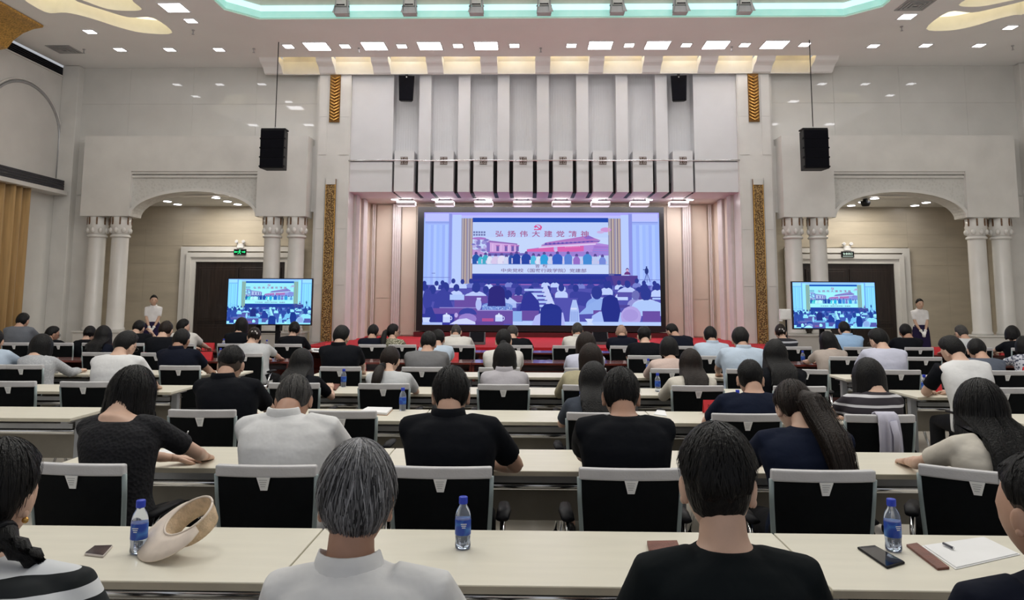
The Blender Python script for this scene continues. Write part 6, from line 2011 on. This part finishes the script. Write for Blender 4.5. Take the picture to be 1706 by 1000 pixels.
M_PGLASS = mat('phone_glass', (0.006, 0.006, 0.008), 0.08, coat=0.5)
phone([(140, 926), (157, 913), (188, 912), (172, 930)], mat('pale_phone_frame', (0.62, 0.56, 0.53), 0.3, 0.3), mat('dim_screen', (0.05, 0.04, 0.045), 0.1), 'pale-framed smartphone beside the striped top')
phone([(1428, 915), (1457, 912), (1508, 940), (1478, 949)], M_BLK, M_PGLASS, 'black smartphone on the nearest desk beside the water bottle')
M_BRN = mat('brown_leatherette', (0.17, 0.055, 0.035), 0.45, var=0.15, scale=20, bump=0.2, bscale=150)
M_PAPER = mat('white_paper', (0.80, 0.80, 0.80), 0.7, var=0.02)
M_PEN = mat('pen_body', (0.08, 0.08, 0.10), 0.3)


def notebook(pts, label, cover, pages=True, th=0.012):
    q = [on_desk(*p) for p in pts]
    c = sum(q) / 4
    c2 = snap(c, 0.1)
    t = thing('notebook', label, 'notebook', (c2[0], c2[1], DZ))
    for nm, f, z0, z1, mt in (('cover', 1.0, 0.0, 0.003, cover), ('page_block', 0.95, 0.003, th, M_PAPER)) if pages else (('cover', 1.0, 0, th, cover), ('page_block', 0.97, 0.002, th - 0.002, M_PAPER)):
        o = Mesh().hexa([((a[0] - c[0]) * f, (a[1] - c[1]) * f, z0) for a in q], [((a[0] - c[0]) * f, (a[1] - c[1]) * f, z1) for a in q]).obj(nm, mt, t, bevel=0.001)
        fix_normals(o.data)
    return t


def pen(a, b, label, z=0.012, mt=None):
    p, q = on_desk(*a), on_desk(*b)
    t = thing('pen', label, 'pen', (p[0], p[1], DZ + z))
    d = q - p; d[2] = 0
    Mesh().cyl((0, 0, 0.005), tuple(d * 0.9 + np.array([0, 0, 0.005])), 0.0045, n=8).obj('barrel', mt or M_PEN, t, True)
    Mesh().cyl(tuple(d * 0.9 + np.array([0, 0, 0.005])), tuple(d + np.array([0, 0, 0.005])), 0.004, 0.001, 8).obj('tip', M_CHROME, t, True)


notebook([(1510, 911), (1528, 908), (1582, 949), (1562, 951)], 'brown leather clipboard strip beside the open papers', M_BRN, False, 0.008)
notebook([(1535, 911), (1640, 896), (1700, 925), (1592, 950)], 'stack of white papers beside the brown clipboard strip', M_PAPER, True, 0.006)
pen((1572, 912), (1590, 921), 'slim pen lying on the white papers', 0.008)
notebook([(1078, 908), (1128, 907), (1134, 922), (1082, 924)], 'closed brown notebook half hidden by the young man in dark tee', M_BRN, False, 0.014)
notebook([(238, 760), (300, 744), (336, 750), (272, 769)], 'brown open notebook under the writing woman\'s hand', M_BRN, True, 0.01)
notebook([(596, 690), (612, 682), (655, 683), (645, 693)], 'wood-edged notebook behind the broad white shirt', mat('wood_cover', (0.40, 0.22, 0.10), 0.5), True, 0.02)
notebook([(538, 648), (545, 641), (567, 642), (560, 651)], 'brown notebook beside the bottle behind the bare-elbowed man', M_BRN, False, 0.014)
notebook([(1515, 768), (1538, 764), (1552, 775), (1530, 780)], 'white papers beside the cream tee', M_PAPER, True, 0.004)
notebook([(1072, 690), (1078, 683), (1092, 684), (1094, 693)], 'white papers between the black tee and the red card', M_PAPER, True, 0.006)
notebook([(104, 622), (118, 615), (136, 616), (126, 624)], 'white papers under the grey-white blouse\'s hand', M_PAPER, True, 0.008)
notebook([(1540, 628), (1552, 622), (1570, 623), (1566, 631)], 'white papers behind the white tee with black sleeve', M_PAPER, True, 0.006)
notebook([(518, 587), (522, 583), (540, 584), (536, 588)], 'white papers beside the dark brown jacket', M_PAPER, True, 0.006)
notebook([(535, 577), (540, 574), (585, 575), (584, 579)], 'long white papers beyond the bare-elbowed man', M_PAPER, True, 0.006)
notebook([(610, 628), (614, 622), (634, 623), (632, 630)], 'white papers below the red card by the bare elbow', M_PAPER, True, 0.006)
# pen held by the writing woman
tpen = thing('pen', 'pen held upright by the writing woman in black lace', 'pen')
a_, b_ = unproj(303, 742, Y=3.86), unproj(312, 722, Y=3.90)
Mesh().cyl(tuple(a_), tuple(b_), 0.004, n=8).obj('barrel', M_PEN, tpen, True)
Mesh().cyl(tuple(b_), tuple(b_ + (b_ - a_) * 0.2), 0.003, 0.003, 8).obj('clicker', M_CHROME, tpen, True)

# ---- straw sun visor lying on its side
c = on_desk(312, 918)
t = thing('sun_visor', 'beige woven straw visor hat lying on the nearest desk', 'hat', (c[0], c[1], DZ))
M_STRAW = mat('straw_weave', (0.62, 0.47, 0.32), 0.75, var=0.12, scale=40, bump=0.4, bscale=140)
M_VISB = mat('visor_brim', (0.74, 0.64, 0.55), 0.7, var=0.05, scale=20)
TL = rx(0.42) @ ry(-0.36) @ rz(0.35)
rings = list(np.linspace(0, 2 * PI, 36, endpoint=False))
bandr = []
for z, r in ((0.0, 0.082), (-0.03, 0.080), (-0.06, 0.074), (-0.060, 0.071), (-0.03, 0.077), (0.0, 0.079)):
    bandr.append([TL @ np.array((r * math.cos(a), r * 1.12 * math.sin(a), z)) for a in rings])
brim = []
for a in np.linspace(PI * 0.45, PI * 1.62, 30):
    ex = 0.105 * max(0.04, math.sin((a - PI * 0.45) / (PI * 1.17) * PI)) ** 0.6
    up = [TL @ np.array(((0.080 + ex * q) * math.cos(a), (0.090 + ex * q) * math.sin(a), 0.003 - 0.02 * q * q)) for q in (0, 0.35, 0.7, 1.0)]
    brim.append(up + [p - TL @ np.array((0, 0, 0.004)) for p in reversed(up)])
cord = [TL @ np.array((0.083 * math.cos(a), 0.093 * math.sin(a), 0.002)) for a in np.linspace(0, 2 * PI, 30)]
lift = -min(p[2] for r_ in bandr + brim for p in r_) + 0.001
up_ = np.array([0, 0, lift])
o = Mesh().loft([[p + up_ for p in r_] for r_ in bandr], cap=False).obj('crown_band', M_STRAW, t, True); fix_normals(o.data)
o = Mesh().loft([[p + up_ for p in r_] for r_ in brim]).obj('brim', M_VISB, t, True); fix_normals(o.data)
Mesh().tube([p + up_ for p in cord], 0.004, 6).obj('rim_cord', M_VISB, t, True)
p_ = TL @ np.array((-0.02, -0.094, -0.012)) + up_
Mesh().ball(p_, (0.016, 0.007, 0.006), 8, 6, rot=ry(-0.5)).obj('red_bow', M_CARD, t, True)
Mesh().ball(p_ + np.array([-0.012, 0, -0.004]), (0.007, 0.005, 0.005), 8, 6).obj('red_bow', M_CARD, t, True)

# ---- pale jacket hung over a chair of the third row
yb = ROWS[3] - HIP[3]
p0 = unproj(1476, 690, Y=yb - 0.27)
t = thing('jacket', 'pale lavender jacket hung over the chair of the striped vest', 'jacket', (p0[0], yb - 0.25, 0))
m = Mesh()
rg = []
for u in np.linspace(0, 1, 16):
    x = -0.075 + 0.15 * u
    f = 0.010 * math.sin(u * 17) + 0.006 * math.sin(u * 31 + 1)
    zl_ = 0.645 + 0.02 * math.sin(u * 7)
    rg.append([(x * 0.9, 0.06, 0.80), (x * 0.8, 0.035, 0.905), (x * 0.78, 0.0, 0.918), (x * 0.8, -0.045, 0.905), (x * 0.82 + 0.004, -0.058 - f * 0.3, 0.86), (x * 0.9 + 0.01, -0.056 - f, 0.78), (x + 0.012, -0.050 - f, 0.70), (x + 0.01, -0.046 - f, zl_),
               (x + 0.01, -0.041 - f, zl_), (x * 0.9 + 0.01, -0.046 - f, 0.78), (x * 0.8, -0.038, 0.895), (x * 0.78, 0.0, 0.910), (x * 0.8, 0.03, 0.898), (x * 0.9, 0.054, 0.80)])
o = m.loft(rg).obj('cloth_fall', mat('lavender_cloth', (0.55, 0.54, 0.64), 0.85, var=0.05, bump=0.2, bscale=20), t, True); fix_normals(o.data)
Mesh().tube([(0.02, -0.062, 0.87), (0.035, -0.074, 0.78), (0.03, -0.07, 0.68)], [0.022, 0.02, 0.016], 10).obj('sleeve', mat('lavender_cloth', (0.55, 0.54, 0.64)), t, True)
